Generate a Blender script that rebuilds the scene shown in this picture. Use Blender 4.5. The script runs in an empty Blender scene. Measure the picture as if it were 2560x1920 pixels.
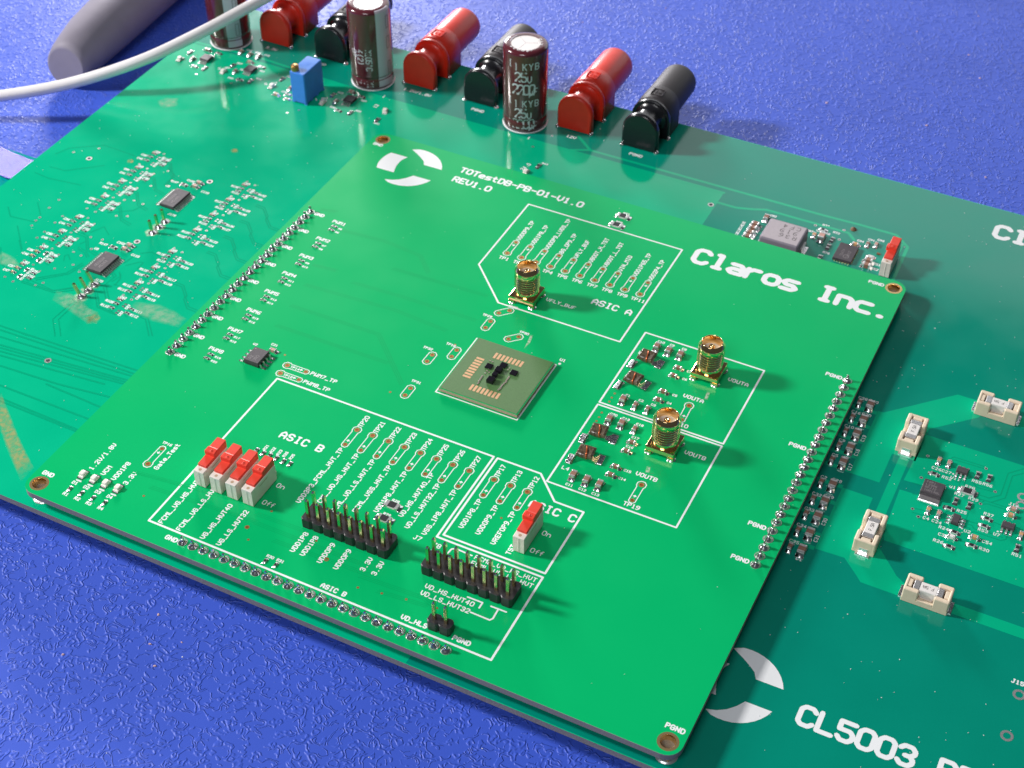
import bpy, bmesh, math, random
from mathutils import Vector, Matrix
random.seed(7)
S = 0.1                     # all sizes below are millimetres; 1 Blender unit = 1 cm
ZL = -4.14                  # top of the lower board; the top of the upper board is z = 0
ZM = -12.0                  # the blue mat
C = bpy.context.scene.collection
sc = bpy.context.scene
sc.unit_settings.scale_length = 0.01

# ------------------------------------------------------------------ camera
cam_d = bpy.data.cameras.new('camera')
cam = bpy.data.objects.new('camera', cam_d); C.objects.link(cam); sc.camera = cam
LENS = 53.5813
CAM_LOC = (151.694, -154.463, 234.881)
CAM_ROT = [(0.8947359, -0.3046652, 0.3265375), (0.4465923, 0.6075797, -0.6568121), (0.0017102, 0.7335026, 0.6796845)]
cam_d.sensor_width = 36.0; cam_d.lens = LENS
cam_d.clip_start = 0.5; cam_d.clip_end = 500
cam.matrix_world = Matrix.Translation(Vector(CAM_LOC) * S) @ Matrix(CAM_ROT).to_4x4()
cam_d.dof.use_dof = True; cam_d.dof.focus_distance = 30.8; cam_d.dof.aperture_fstop = 0.50

# ------------------------------------------------------------------ world and lamps
w = bpy.data.worlds.new('World'); sc.world = w; w.use_nodes = True
w.node_tree.nodes['Background'].inputs[0].default_value = (0.80, 0.88, 1.0, 1)
w.node_tree.nodes['Background'].inputs[1].default_value = 0.06

def lamp(name, loc, target, sx, sy, power, col, shape='RECTANGLE', spread=180):
    d = bpy.data.lights.new(name, 'AREA'); d.shape = shape; d.size = sx * S; d.size_y = sy * S
    d.energy = power; d.color = col; d.spread = math.radians(spread)
    o = bpy.data.objects.new(name, d); C.objects.link(o); o.location = Vector(loc) * S
    o.rotation_euler = (Vector(target) - Vector(loc)).to_track_quat('-Z', 'Y').to_euler()
    return o
lamp('key_lamp', (-876, -170, 600), (20, 70, 0), 120, 120, 141000, (1.0, 0.97, 0.94))
lamp('back_lamp', (-480, 700, 200), (-20, 0, 0), 160, 100, 48000, (1.0, 0.97, 0.97))
lamp('front_lamp', (60, -430, 520), (30, 90, 0), 260, 200, 17000, (0.95, 0.97, 1.0))
lamp('white_backdrop_softbox', (-230, 850, 285), (-230, 0, 285), 1300, 490, 28000, (0.97, 0.98, 1.0))
sc.view_settings.view_transform = 'Standard'; sc.view_settings.look = 'None'
sc.view_settings.exposure = 0.0; sc.view_settings.gamma = 1.0

# ------------------------------------------------------------------ materials
M = {}
def mat(name, col, rough=0.5, metal=0.0, spec=0.5, coat=0.0, var=0.0, vscale=3.0, bump=0.0, bscale=20.0, rvar=0.0, sss=0.0, trans=0.0):
    m = bpy.data.materials.new(name); m.use_nodes = True; M[name] = m
    nt = m.node_tree; b = nt.nodes['Principled BSDF']
    b.inputs['Base Color'].default_value = (*col, 1); b.inputs['Roughness'].default_value = rough
    b.inputs['Metallic'].default_value = metal; b.inputs['Specular IOR Level'].default_value = spec
    b.inputs['Coat Weight'].default_value = coat; b.inputs['Coat Roughness'].default_value = 0.08
    b.inputs['Transmission Weight'].default_value = trans
    tc = nt.nodes.new('ShaderNodeTexCoord')
    if var or rvar:
        n = nt.nodes.new('ShaderNodeTexNoise'); n.inputs['Scale'].default_value = vscale; n.inputs['Detail'].default_value = 6
        nt.links.new(tc.outputs['Object'], n.inputs['Vector'])
        if var:
            r = nt.nodes.new('ShaderNodeMapRange'); r.inputs[1].default_value = 0.3; r.inputs[2].default_value = 0.7
            r.inputs[3].default_value = 1 - var; r.inputs[4].default_value = 1 + var
            nt.links.new(n.outputs['Fac'], r.inputs[0])
            h = nt.nodes.new('ShaderNodeHueSaturation'); h.inputs['Color'].default_value = (*col, 1)
            nt.links.new(r.outputs[0], h.inputs['Value']); nt.links.new(h.outputs[0], b.inputs['Base Color'])
        if rvar:
            r2 = nt.nodes.new('ShaderNodeMapRange'); r2.inputs[1].default_value = 0.3; r2.inputs[2].default_value = 0.7
            r2.inputs[3].default_value = max(0.02, rough - rvar); r2.inputs[4].default_value = rough + rvar
            nt.links.new(n.outputs['Fac'], r2.inputs[0]); nt.links.new(r2.outputs[0], b.inputs['Roughness'])
    if bump:
        n2 = nt.nodes.new('ShaderNodeTexNoise'); n2.inputs['Scale'].default_value = bscale; n2.inputs['Detail'].default_value = 4
        nt.links.new(tc.outputs['Object'], n2.inputs['Vector'])
        bp = nt.nodes.new('ShaderNodeBump'); bp.inputs['Strength'].default_value = bump; bp.inputs['Distance'].default_value = 0.02
        nt.links.new(n2.outputs['Fac'], bp.inputs['Height']); nt.links.new(bp.outputs[0], b.inputs['Normal'])
    return m
mat('mask_upper', (0.000, 0.470, 0.145), 0.22, spec=0.36, var=0.012, vscale=0.5, rvar=0.02)
mat('mask_lower', (0.000, 0.455, 0.235), 0.13, spec=0.45, var=0.03, vscale=0.8, rvar=0.04)
mat('mask_dark', (0.000, 0.260, 0.180), 0.13, spec=0.45, var=0.03, vscale=0.8, rvar=0.04)
mat('trace_upper', (0.000, 0.420, 0.128), 0.24, spec=0.36)
mat('trace_lower', (0.000, 0.360, 0.185), 0.15, spec=0.45)
mat('fr4_edge', (0.24, 0.22, 0.20), 0.75, var=0.2, vscale=40)
mat('fr4_light', (0.50, 0.52, 0.36), 0.6, var=0.15, vscale=30)
mat('fr4_tan', (0.52, 0.37, 0.27), 0.65, var=0.15, vscale=40)
mat('silk', (0.86, 0.88, 0.90), 0.55, spec=0.3)
mat('print_grey', (0.62, 0.62, 0.68), 0.5)
mat('print_dark', (0.10, 0.09, 0.09), 0.6)
mat('print_faint', (0.26, 0.24, 0.25), 0.6)
mat('gold', (1.0, 0.72, 0.36), 0.10, metal=1.0, rvar=0.04, vscale=8)
mat('gold_pin', (0.86, 0.70, 0.36), 0.20, metal=1.0, rvar=0.06, vscale=10)
mat('copper_pad', (0.80, 0.40, 0.16), 0.30, metal=0.75, var=0.12, vscale=12)
mat('copper_hole', (0.34, 0.10, 0.015), 0.4, metal=0.4)
mat('ring_gold', (0.90, 0.62, 0.30), 0.25, metal=0.85)
mat('copper_flat', (0.80, 0.47, 0.26), 0.45, metal=0.35, var=0.06, vscale=20)
mat('copper_wire', (0.55, 0.13, 0.04), 0.25, metal=0.6)
mat('solder', (0.82, 0.80, 0.82), 0.20, metal=1.0, rvar=0.08, vscale=14, bump=0.25, bscale=22)
mat('tin', (0.80, 0.78, 0.78), 0.32, metal=0.85, bump=0.15, bscale=30)
mat('black_plastic', (0.022, 0.021, 0.026), 0.38, var=0.15, vscale=6, bump=0.12, bscale=30)
mat('black_gloss', (0.012, 0.012, 0.015), 0.22, spec=0.6, rvar=0.06, vscale=5)
mat('black_matte', (0.034, 0.028, 0.032), 0.55, bump=0.15, bscale=40)
mat('chip_black', (0.062, 0.052, 0.062), 0.55, var=0.12, vscale=14, bump=0.15, bscale=60)
mat('die', (0.010, 0.008, 0.014), 0.15, spec=0.6)
mat('die_side', (0.018, 0.03, 0.03), 0.3)
mat('red_plastic', (0.78, 0.030, 0.012), 0.34, spec=0.45, var=0.05, vscale=4, bump=0.04, bscale=30)
mat('red_slider', (0.80, 0.055, 0.030), 0.45, bump=0.12, bscale=40, var=0.04)
mat('cream_switch', (0.80, 0.745, 0.68), 0.5, var=0.03, vscale=10, bump=0.05, bscale=30)
mat('switch_hole', (0.52, 0.37, 0.25), 0.7)
mat('fuse_cream', (0.84, 0.69, 0.52), 0.5, var=0.04, vscale=10, bump=0.05, bscale=30)
mat('fuse_dark', (0.17, 0.09, 0.045), 0.7)
mat('ceramic_white', (0.86, 0.82, 0.79), 0.4)
mat('cap_brown', (0.29, 0.145, 0.10), 0.42, var=0.1, vscale=18)
mat('cap_tan', (0.66, 0.36, 0.17), 0.45, var=0.1, vscale=18)
mat('cap_pink', (0.62, 0.34, 0.28), 0.45, var=0.1, vscale=18)
mat('resistor_black', (0.022, 0.020, 0.026), 0.35)
mat('resistor_white', (0.72, 0.70, 0.70), 0.5)
mat('led_white', (0.88, 0.84, 0.78), 0.3, coat=0.4)
mat('cap_sleeve', (0.105, 0.016, 0.026), 0.17, spec=0.6, coat=0.5, var=0.05)
mat('cap_stripe', (0.50, 0.47, 0.54), 0.3, coat=0.3)
mat('aluminium', (0.80, 0.76, 0.74), 0.40, metal=0.55, var=0.05, vscale=6)
mat('blue_plastic', (0.055, 0.24, 0.80), 0.5, var=0.05, vscale=6, bump=0.08, bscale=30)
mat('brass', (0.62, 0.34, 0.10), 0.3, metal=0.9)
mat('white_rubber', (0.82, 0.79, 0.80), 0.38, var=0.03, bump=0.03, bscale=10)
mat('grey_rubber', (0.235, 0.215, 0.275), 0.62, var=0.06, vscale=1.5, bump=0.2, bscale=3)
mat('inductor_grey', (0.47, 0.42, 0.455), 0.6, var=0.05, vscale=20, bump=0.2, bscale=60)
mat('inductor_side', (0.24, 0.22, 0.27), 0.6)
mat('module_green', (0.085, 0.195, 0.062), 0.5, var=0.12, vscale=40, bump=0.1, bscale=60)
mat('coil_resin', (0.115, 0.085, 0.055), 0.14, spec=0.7, var=0.5, vscale=16, bump=0.8, bscale=9)
mat('ribbon_blue', (0.055, 0.045, 0.62), 0.25, spec=0.6, var=0.15, vscale=5)
mat('teal_board', (0.0, 0.36, 0.36), 0.2)
mat('dust_white', (0.75, 0.78, 0.80), 0.8)
mat('dust_pink', (0.62, 0.42, 0.46), 0.8)
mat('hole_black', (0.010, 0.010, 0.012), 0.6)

def stain_mat(name, col, alpha, scale):
    m = mat(name, col, 0.6, spec=0.2); nt = m.node_tree; b = nt.nodes['Principled BSDF']
    tc = nt.nodes.new('ShaderNodeTexCoord'); n = nt.nodes.new('ShaderNodeTexNoise'); n.inputs['Scale'].default_value = scale; n.inputs['Detail'].default_value = 8
    nt.links.new(tc.outputs['Object'], n.inputs['Vector'])
    at = nt.nodes.new('ShaderNodeAttribute'); at.attribute_name = 'fade'
    r = nt.nodes.new('ShaderNodeMapRange'); r.inputs[1].default_value = 0.36; r.inputs[2].default_value = 0.62; r.inputs[3].default_value = 0.25 * alpha; r.inputs[4].default_value = alpha
    nt.links.new(n.outputs['Fac'], r.inputs[0])
    mu = nt.nodes.new('ShaderNodeMath'); mu.operation = 'MULTIPLY'
    nt.links.new(r.outputs[0], mu.inputs[0]); nt.links.new(at.outputs['Fac'], mu.inputs[1])
    nt.links.new(mu.outputs[0], b.inputs['Alpha'])
    return m
stain_mat('flux_tan', (0.46, 0.44, 0.17), 0.62, 9)
stain_mat('flux_pale', (0.42, 0.60, 0.42), 0.42, 7)
stain_mat('flux_white', (0.72, 0.82, 0.66), 0.7, 14)

def mat_mat():
    m = bpy.data.materials.new('mat_blue'); m.use_nodes = True; M['mat_blue'] = m
    nt = m.node_tree; N = nt.nodes.new; L = nt.links.new; b = nt.nodes['Principled BSDF']
    b.inputs['Base Color'].default_value = (0.045, 0.105, 0.62, 1); b.inputs['Roughness'].default_value = 0.5
    b.inputs['Specular IOR Level'].default_value = 0.42
    tc = N('ShaderNodeTexCoord')
    def math2(op, a, bb):
        n = N('ShaderNodeMath'); n.operation = op
        for i, v in enumerate((a, bb)):
            if v is None: continue
            if isinstance(v, (int, float)): n.inputs[i].default_value = v
            else: L(v, n.inputs[i])
        return n.outputs[0]
    def noise(scale, det=1.0, off=0.0, dist=0.0):
        mp = N('ShaderNodeMapping'); mp.inputs['Location'].default_value = (off, off * 1.7, 0)
        L(tc.outputs['Object'], mp.inputs['Vector'])
        n = N('ShaderNodeTexNoise'); n.inputs['Scale'].default_value = scale; n.inputs['Detail'].default_value = det; n.inputs['Distortion'].default_value = dist
        L(mp.outputs[0], n.inputs['Vector']); return n.outputs['Fac']
    def ridge(n, c, wd):      # a raised worm where the noise crosses c
        d = math2('ABSOLUTE', math2('SUBTRACT', n, c), None)
        r = N('ShaderNodeMapRange'); r.interpolation_type = 'SMOOTHSTEP'; r.inputs[1].default_value = 0.0; r.inputs[2].default_value = wd; r.inputs[3].default_value = 1.0; r.inputs[4].default_value = 0.0
        L(d, r.inputs[0]); return r.outputs[0]
    def step(n, lo, hi):
        r = N('ShaderNodeMapRange'); r.interpolation_type = 'SMOOTHSTEP'; r.inputs[1].default_value = lo; r.inputs[2].default_value = hi
        L(n, r.inputs[0]); return r.outputs[0]
    n1 = noise(4.6, 0.6, 0.0); n2 = noise(6.0, 0.5, 13.0)
    g1 = math2('MULTIPLY', ridge(n1, 0.50, 0.060), step(noise(4.4, 0.5, 31.0), 0.44, 0.52))
    g2 = math2('MULTIPLY', ridge(n1, 0.38, 0.050), step(noise(4.8, 0.5, 47.0), 0.46, 0.54))
    g3 = math2('MULTIPLY', ridge(n1, 0.62, 0.050), step(noise(4.8, 0.5, 83.0), 0.46, 0.54))
    dots = step(n2, 0.66, 0.74)
    hsum = math2('MAXIMUM', math2('MAXIMUM', g1, g2), math2('MAXIMUM', g3, dots))
    fine = math2('MULTIPLY', noise(60, 3, 5.0), 0.06)
    hh = math2('ADD', hsum, fine)
    bp = N('ShaderNodeBump'); bp.inputs['Strength'].default_value = 0.85; bp.inputs['Distance'].default_value = 0.016
    L(hh, bp.inputs['Height']); L(bp.outputs[0], b.inputs['Normal'])
    r = N('ShaderNodeMapRange'); r.inputs[1].default_value = 0.3; r.inputs[2].default_value = 0.7; r.inputs[3].default_value = 0.95; r.inputs[4].default_value = 1.05
    L(noise(0.35, 4, 3.0), r.inputs[0])
    hs = N('ShaderNodeHueSaturation'); hs.inputs['Color'].default_value = (0.045, 0.105, 0.62, 1)
    L(r.outputs[0], hs.inputs['Value']); L(hs.outputs[0], b.inputs['Base Color'])
mat_mat()

# ------------------------------------------------------------------ mesh helpers
class MB:
    def __init__(s): s.v = []; s.f = []; s.m = []; s.s = []; s.mats = []
    def mi(s, name):
        if name not in s.mats: s.mats.append(name)
        return s.mats.index(name)
    def add(s, vs, fs, m, smooth=False):
        o = len(s.v); k = s.mi(m); s.v += [tuple(p) for p in vs]
        for f in fs: s.f.append(tuple(i + o for i in f)); s.m.append(k); s.s.append(smooth)
        return s
    def box(s, x0, x1, y0, y1, z0, z1, m, bev=0.0, bot=False):
        if bev <= 0:
            vs = [(x0,y0,z0),(x1,y0,z0),(x1,y1,z0),(x0,y1,z0),(x0,y0,z1),(x1,y0,z1),(x1,y1,z1),(x0,y1,z1)]
            return s.add(vs, [(0,3,2,1),(4,5,6,7),(0,1,5,4),(1,2,6,5),(2,3,7,6),(3,0,4,7)], m)
        b = bev
        def ring(i, z):
            return [(x0+b,y0+i,z),(x1-b,y0+i,z),(x1-i,y0+b,z),(x1-i,y1-b,z),(x1-b,y1-i,z),(x0+b,y1-i,z),(x0+i,y1-b,z),(x0+i,y0+b,z)]
        def ringin(z):
            return [(x0+b*1.3,y0+b,z),(x1-b*1.3,y0+b,z),(x1-b,y0+b*1.3,z),(x1-b,y1-b*1.3,z),(x1-b*1.3,y1-b,z),(x0+b*1.3,y1-b,z),(x0+b,y1-b*1.3,z),(x0+b,y0+b*1.3,z)]
        rs = [ring(0, z0), ring(0, z1 - b), [(p[0]+(b*.3 if p[0] < (x0+x1)/2 else -b*.3), p[1]+(b*.3 if p[1] < (y0+y1)/2 else -b*.3), p[2]) for p in ring(0, z1 - b*.3)], ringin(z1)]
        if bot: rs = [ringin(z0)] + [ring(0, z0 + b)] + rs[1:]
        return s.loft(rs, m, cap0=True, cap1=True)
    def loft(s, rings, m, cap0=False, cap1=False, smooth=False, closed=True):
        n = len(rings[0]); vs = [p for r in rings for p in r]; fs = []
        for a in range(len(rings) - 1):
            for i in range(n if closed else n - 1):
                j = (i + 1) % n
                fs.append((a*n+i, a*n+j, (a+1)*n+j, (a+1)*n+i))
        s.add(vs, fs, m, smooth)
        o = len(s.v) - len(vs); k = s.mi(m)
        if cap0: s.f.append(tuple(o + i for i in reversed(range(n)))); s.m.append(k); s.s.append(False)
        if cap1: s.f.append(tuple(o + (len(rings)-1)*n + i for i in range(n))); s.m.append(k); s.s.append(False)
        return s
    def prism(s, poly, z0, z1, m, bev=0.0):
        a = sum(p[0]*q[1]-q[0]*p[1] for p, q in zip(poly, poly[1:]+poly[:1]))
        if a < 0: poly = poly[::-1]
        if bev:
            cx = sum(p[0] for p in poly)/len(poly); cy = sum(p[1] for p in poly)/len(poly)
            inn = [(x + (bev if x < cx else -bev), y + (bev if y < cy else -bev)) for x, y in poly]
            return s.loft([[(x,y,z0) for x,y in poly], [(x,y,z1-bev) for x,y in poly], [(x,y,z1) for x,y in inn]], m, True, True)
        return s.loft([[(x,y,z0) for x,y in poly], [(x,y,z1) for x,y in poly]], m, True, True)
    def lathe(s, prof, n, m, c=(0,0,0), axis='z', smooth=True, cap0=False, cap1=False):
        rings = []
        for r, h in prof:
            ring = []
            for i in range(n):
                t = 2*math.pi*i/n
                if axis == 'z': ring.append((c[0]+r*math.cos(t), c[1]+r*math.sin(t), c[2]+h))
                else: ring.append((c[0]-r*math.cos(t), c[1]+h, c[2]+r*math.sin(t)))
            rings.append(ring)
        return s.loft(rings, m, cap0, cap1, smooth)
    def tube(s, pts, r, n, m, caps=True):
        P = [Vector(p) for p in pts]; rings = []; up = Vector((0,0,1))
        for i, p in enumerate(P):
            t = (P[min(i+1, len(P)-1)] - P[max(i-1, 0)]).normalized()
            a = t.cross(up)
            if a.length < 1e-4: a = t.cross(Vector((0,1,0)))
            a.normalize(); b = t.cross(a).normalized(); rr = r[i] if isinstance(r, (list, tuple)) else r
            rings.append([tuple(p + (a*math.cos(2*math.pi*k/n) - b*math.sin(2*math.pi*k/n))*rr) for k in range(n)])
        return s.loft(rings, m, caps, caps, True)
    def disc(s, x, y, z, r, n, m, r0=0.0):
        if r0 <= 0: return s.add([(x+r*math.cos(2*math.pi*i/n), y+r*math.sin(2*math.pi*i/n), z) for i in range(n)], [tuple(range(n))], m)
        vs = [(x+q*math.cos(2*math.pi*i/n), y+q*math.sin(2*math.pi*i/n), z) for q in (r0, r) for i in range(n)]
        return s.add(vs, [(i, n+i, n+(i+1)%n, (i+1)%n) for i in range(n)], m)
    _k = 0
    def stroke(s, pts, wd, z, m, seg=3):
        """a printed line: one flat capsule per segment, each a hair above the one before"""
        h = wd/2
        for (ax, ay), (bx, by) in zip(pts, pts[1:]):
            t = math.atan2(by-ay, bx-ax); poly = []
            for k in range(seg+1):
                q = t + math.pi/2 + math.pi*k/seg; poly.append((ax+h*math.cos(q), ay+h*math.sin(q)))
            for k in range(seg+1):
                q = t - math.pi/2 + math.pi*k/seg; poly.append((bx+h*math.cos(q), by+h*math.sin(q)))
            MB._k = (MB._k + 1) % 41
            s.add([(x, y, z + MB._k*0.0003) for x, y in poly], [tuple(range(len(poly)))], m)
        return s
    def mesh(s, name, xf=None):
        me = bpy.data.meshes.new(name)
        vs = s.v if xf is None else [xf(p) for p in s.v]
        me.from_pydata([(x*S, y*S, z*S) for x, y, z in vs], [], s.f)
        for n in s.mats: me.materials.append(M[n])
        me.polygons.foreach_set('material_index', s.m); me.polygons.foreach_set('use_smooth', s.s)
        me.update(); return me

ROOT = {}
def thing(name, label, cat, loc, group=None):
    o = bpy.data.objects.new(name, None); C.objects.link(o); o.empty_display_size = 0.3
    o.location = Vector(loc)*S; o['label'] = label; o['category'] = cat
    if group: o['group'] = group
    ROOT[o.name] = Vector(loc); return o
def part(me, name, root, loc=(0,0,0), rz=0.0, label=None, kind=None):
    """a part in scene millimetres under its thing"""
    if isinstance(me, MB): me = me.mesh(name)
    o = bpy.data.objects.new(name, me); C.objects.link(o); o.parent = root
    o.location = (Vector(loc) - ROOT[root.name])*S; o.rotation_euler = (0, 0, rz)
    if label: o['label'] = label
    if kind: o['kind'] = kind
    return o
def sub(me, name, parent, loc=(0,0,0), rz=0.0, label=None):
    """a sub-part in its part's own millimetres"""
    if isinstance(me, MB): me = me.mesh(name)
    o = bpy.data.objects.new(name, me); C.objects.link(o); o.parent = parent
    o.location = Vector(loc)*S; o.rotation_euler = (0, 0, rz)
    if label: o['label'] = label
    return o
def single(me, name, label, cat=None, kind=None, loc=(0,0,0), group=None):
    if isinstance(me, MB): me = me.mesh(name)
    o = bpy.data.objects.new(name, me); C.objects.link(o); o.location = Vector(loc)*S
    o['label'] = label
    if cat: o['category'] = cat
    if kind: o['kind'] = kind
    if group: o['group'] = group
    return o
CACHE = {}
def cached(key, fn):
    if key not in CACHE: CACHE[key] = fn()
    return CACHE[key]

# ------------------------------------------------------------------ the boards' stroke lettering
G = {
'A': [[(0,0),(0,4),(2,6),(4,4),(4,0)],[(0,2.2),(4,2.2)]], 'B': [[(0,0),(0,6)],[(0,6),(3,6),(4,5),(4,4),(3,3),(0,3)],[(3,3),(4,2),(4,1),(3,0),(0,0)]],
'C': [[(4,5),(3,6),(1,6),(0,5),(0,1),(1,0),(3,0),(4,1)]], 'D': [[(0,0),(0,6),(2.5,6),(4,4.5),(4,1.5),(2.5,0),(0,0)]],
'E': [[(4,6),(0,6),(0,0),(4,0)],[(0,3),(3,3)]], 'F': [[(4,6),(0,6),(0,0)],[(0,3),(3,3)]],
'G': [[(4,5),(3,6),(1,6),(0,5),(0,1),(1,0),(3,0),(4,1),(4,3),(2,3)]], 'H': [[(0,0),(0,6)],[(4,0),(4,6)],[(0,3),(4,3)]],
'I': [[(1,6),(3,6)],[(2,6),(2,0)],[(1,0),(3,0)]], 'J': [[(2,6),(4,6)],[(3,6),(3,1),(2,0),(1,0),(0,1)]], 'K': [[(0,0),(0,6)],[(4,6),(0,2.4)],[(1.3,3.5),(4,0)]],
'L': [[(0,6),(0,0),(4,0)]], 'M': [[(0,0),(0,6),(2,4),(4,6),(4,0)]], 'N': [[(0,0),(0,6),(4,0),(4,6)]],
'O': [[(1,0),(0,1),(0,5),(1,6),(3,6),(4,5),(4,1),(3,0),(1,0)]], 'P': [[(0,0),(0,6),(3,6),(4,5),(4,4),(3,3),(0,3)]],
'Q': [[(1,0),(0,1),(0,5),(1,6),(3,6),(4,5),(4,1),(3,0),(1,0)],[(2.4,1.6),(4,0)]], 'R': [[(0,0),(0,6),(3,6),(4,5),(4,4),(3,3),(0,3)],[(2,3),(4,0)]],
'S': [[(4,5),(3,6),(1,6),(0,5),(0,4),(1,3),(3,3),(4,2),(4,1),(3,0),(1,0),(0,1)]], 'T': [[(0,6),(4,6)],[(2,6),(2,0)]],
'U': [[(0,6),(0,1),(1,0),(3,0),(4,1),(4,6)]], 'V': [[(0,6),(0,2),(2,0),(4,2),(4,6)]], 'W': [[(0,6),(0,0),(2,2),(4,0),(4,6)]], 'X': [[(0,0),(4,6)],[(0,6),(4,0)]],
'Y': [[(0,6),(2,3),(4,6)],[(2,3),(2,0)]], 'Z': [[(0,6),(4,6),(0,0),(4,0)]],
'0': [[(1,0),(0,1),(0,5),(1,6),(3,6),(4,5),(4,1),(3,0),(1,0)]], '1': [[(1,5),(2,6),(2,0)],[(1,0),(3,0)]],
'2': [[(0,5),(1,6),(3,6),(4,5),(4,4),(0,0),(4,0)]], '3': [[(0,5),(1,6),(3,6),(4,5),(4,4),(3,3),(4,2),(4,1),(3,0),(1,0),(0,1)],[(1.6,3),(3,3)]],
'4': [[(3,0),(3,6),(0,2),(4,2)]], '5': [[(4,6),(0,6),(0,3.4),(3,3.4),(4,2.4),(4,1),(3,0),(1,0),(0,1)]],
'6': [[(4,6),(2,6),(0,4),(0,1),(1,0),(3,0),(4,1),(4,2),(3,3),(0,3)]], '7': [[(0,6),(4,6),(1,0)]],
'8': [[(1,3),(0,4),(0,5),(1,6),(3,6),(4,5),(4,4),(3,3),(1,3),(0,2),(0,1),(1,0),(3,0),(4,1),(4,2),(3,3)]],
'9': [[(0,0),(2,0),(4,2),(4,5),(3,6),(1,6),(0,5),(0,4),(1,3),(4,3)]],
'a': [[(0.5,4),(3,4),(4,3),(4,0),(1,0),(0,1),(1,2),(4,2)]], 'c': [[(4,4),(1,4),(0,3),(0,1),(1,0),(4,0)]], 'e': [[(0,2),(4,2),(4,3),(3,4),(1,4),(0,3),(0,1),(1,0),(3.6,0)]],
'f': [[(4,6),(3,6),(2,5),(2,0)],[(0.6,3.4),(3.6,3.4)]], 'l': [[(1,6),(2,6),(2,0)],[(1,0),(3,0)]], 'n': [[(0,0),(0,4),(3,4),(4,3),(4,0)]],
'o': [[(1,0),(0,1),(0,3),(1,4),(3,4),(4,3),(4,1),(3,0),(1,0)]], 'r': [[(0,0),(0,4)],[(0,2.6),(1.4,4),(3.4,4)]], 's': [[(4,4),(1,4),(0,3),(1,2),(3,2),(4,1),(3,0),(0,0)]],
't': [[(1.4,6),(1.4,1),(2.4,0),(3.4,0)],[(0.2,4),(3.2,4)]], 'm': [[(0,0),(0,4),(2,3),(4,4),(4,0)]],
'u': [[(0.6,-1.4),(1.2,4)],[(1,1),(1.6,0),(3,0),(4,1.4)],[(4.2,4),(3.9,0.4)]],
'-': [[(0.3,3),(3.7,3)]], '_': [[(0,-0.4),(4,-0.4)]], '.': [[(1.6,0.1),(2.2,0.1)]], '/': [[(0,0),(4,6)]], '+': [[(0.3,3),(3.7,3)],[(2,1.3),(2,4.7)]], '(': [[(3,6.4),(1.8,4.6),(1.8,1.4),(3,-.4)]], ')': [[(1,6.4),(2.2,4.6),(2.2,1.4),(1,-.4)]],
'*': [[(1.2,5),(1.2,6),(2.2,6),(2.2,5),(1.2,5)]], ' ': [],
}
def glyphs(mb, s, x, y, ang, H, adv, wd, z, m='silk', gw=0.62):
    ca, sa = math.cos(ang), math.sin(ang); k = H/6.0; kx = H*gw/4.0
    for i, ch in enumerate(s):
        for pl in G.get(ch, []):
            pts = [(i*adv + px*kx, py*k) for px, py in pl]
            mb.stroke([(x + u*ca - v*sa, y + u*sa + v*ca) for u, v in pts], wd, z, m)
    return mb
def text(root, s, x, y, ang=0, H=0.98, adv=1.0, wd=0.25, z=0.012, gw=0.66, name='lettering', m='silk'):
    mb = MB(); glyphs(mb, s, x, y, math.radians(ang), H, adv, wd*1.15 if H < 3 else wd, z, m, gw)
    return part(mb, name, root)

# ================================================================== the surface
mm = MB(); mm.add([(-700,-330,ZM),(900,-330,ZM),(900,900,ZM),(-700,900,ZM)], [(0,1,2,3)], 'mat_blue')
single(mm, 'tabletop', 'blue embossed rubber bench mat under both circuit boards', kind='structure')

# ================================================================== boards
def outline(x0, x1, y0, y1, r, n=7):
    pts = []
    for cx, cy, a0 in ((x1-r,y0+r,-90),(x1-r,y1-r,0),(x0+r,y1-r,90),(x0+r,y0+r,180)):
        for k in range(n): a = math.radians(a0 + 90*k/(n-1)); pts.append((cx + r*math.cos(a), cy + r*math.sin(a)))
    return pts
def slab(name, pts, holes, z0, z1, top, side, rim=None):
    """a board with round holes right through it"""
    bm = bmesh.new(); mats = [top, side, rim or side]
    loops = [pts] + [[(cx + r*math.cos(-2*math.pi*k/28), cy + r*math.sin(-2*math.pi*k/28)) for k in range(28)] for cx, cy, r in holes]
    edges = []; rings = []
    for lp in loops:
        vs = [bm.verts.new((x*S, y*S, z1*S)) for x, y in lp]; rings.append(vs)
        for i in range(len(vs)): edges.append(bm.edges.new((vs[i], vs[(i+1) % len(vs)])))
    bmesh.ops.triangle_fill(bm, use_beauty=True, use_dissolve=False, edges=edges, normal=(0,0,1))
    for f in bm.faces:
        f.material_index = 0
        if f.normal.z < 0: f.normal_flip()
    zr = z1 - 0.13
    for vs in rings:
        mid = [bm.verts.new((v.co.x, v.co.y, zr*S)) for v in vs]; lo = [bm.verts.new((v.co.x, v.co.y, z0*S)) for v in vs]
        for i in range(len(vs)):
            j = (i+1) % len(vs)
            f = bm.faces.new((vs[j], vs[i], mid[i], mid[j])); f.material_index = 2
            f = bm.faces.new((mid[j], mid[i], lo[i], lo[j])); f.material_index = 1
        if vs is rings[0]:
            f = bm.faces.new(list(reversed(lo))); f.material_index = 1
    me = bpy.data.meshes.new(name); bm.to_mesh(me); bm.free()
    for k in mats: me.materials.append(M[k])
    return me
BX0, BX1, BY0, BY1 = -39.8, 109.5, -3.0, 147.9
HOLES = [(-36.8, 0.0), (106.6, 0.0), (-36.8, 144.8), (106.6, 144.8)]
up = thing('circuit_board', 'bright green upper circuit board with white box outlines, red switches and gold connectors', 'circuit board', (35, 72, -1.6))
lo = thing('circuit_board', 'large darker green circuit board underneath, with banana jacks along its far edge', 'circuit board', (25, 95, ZL-1.6))
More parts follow.
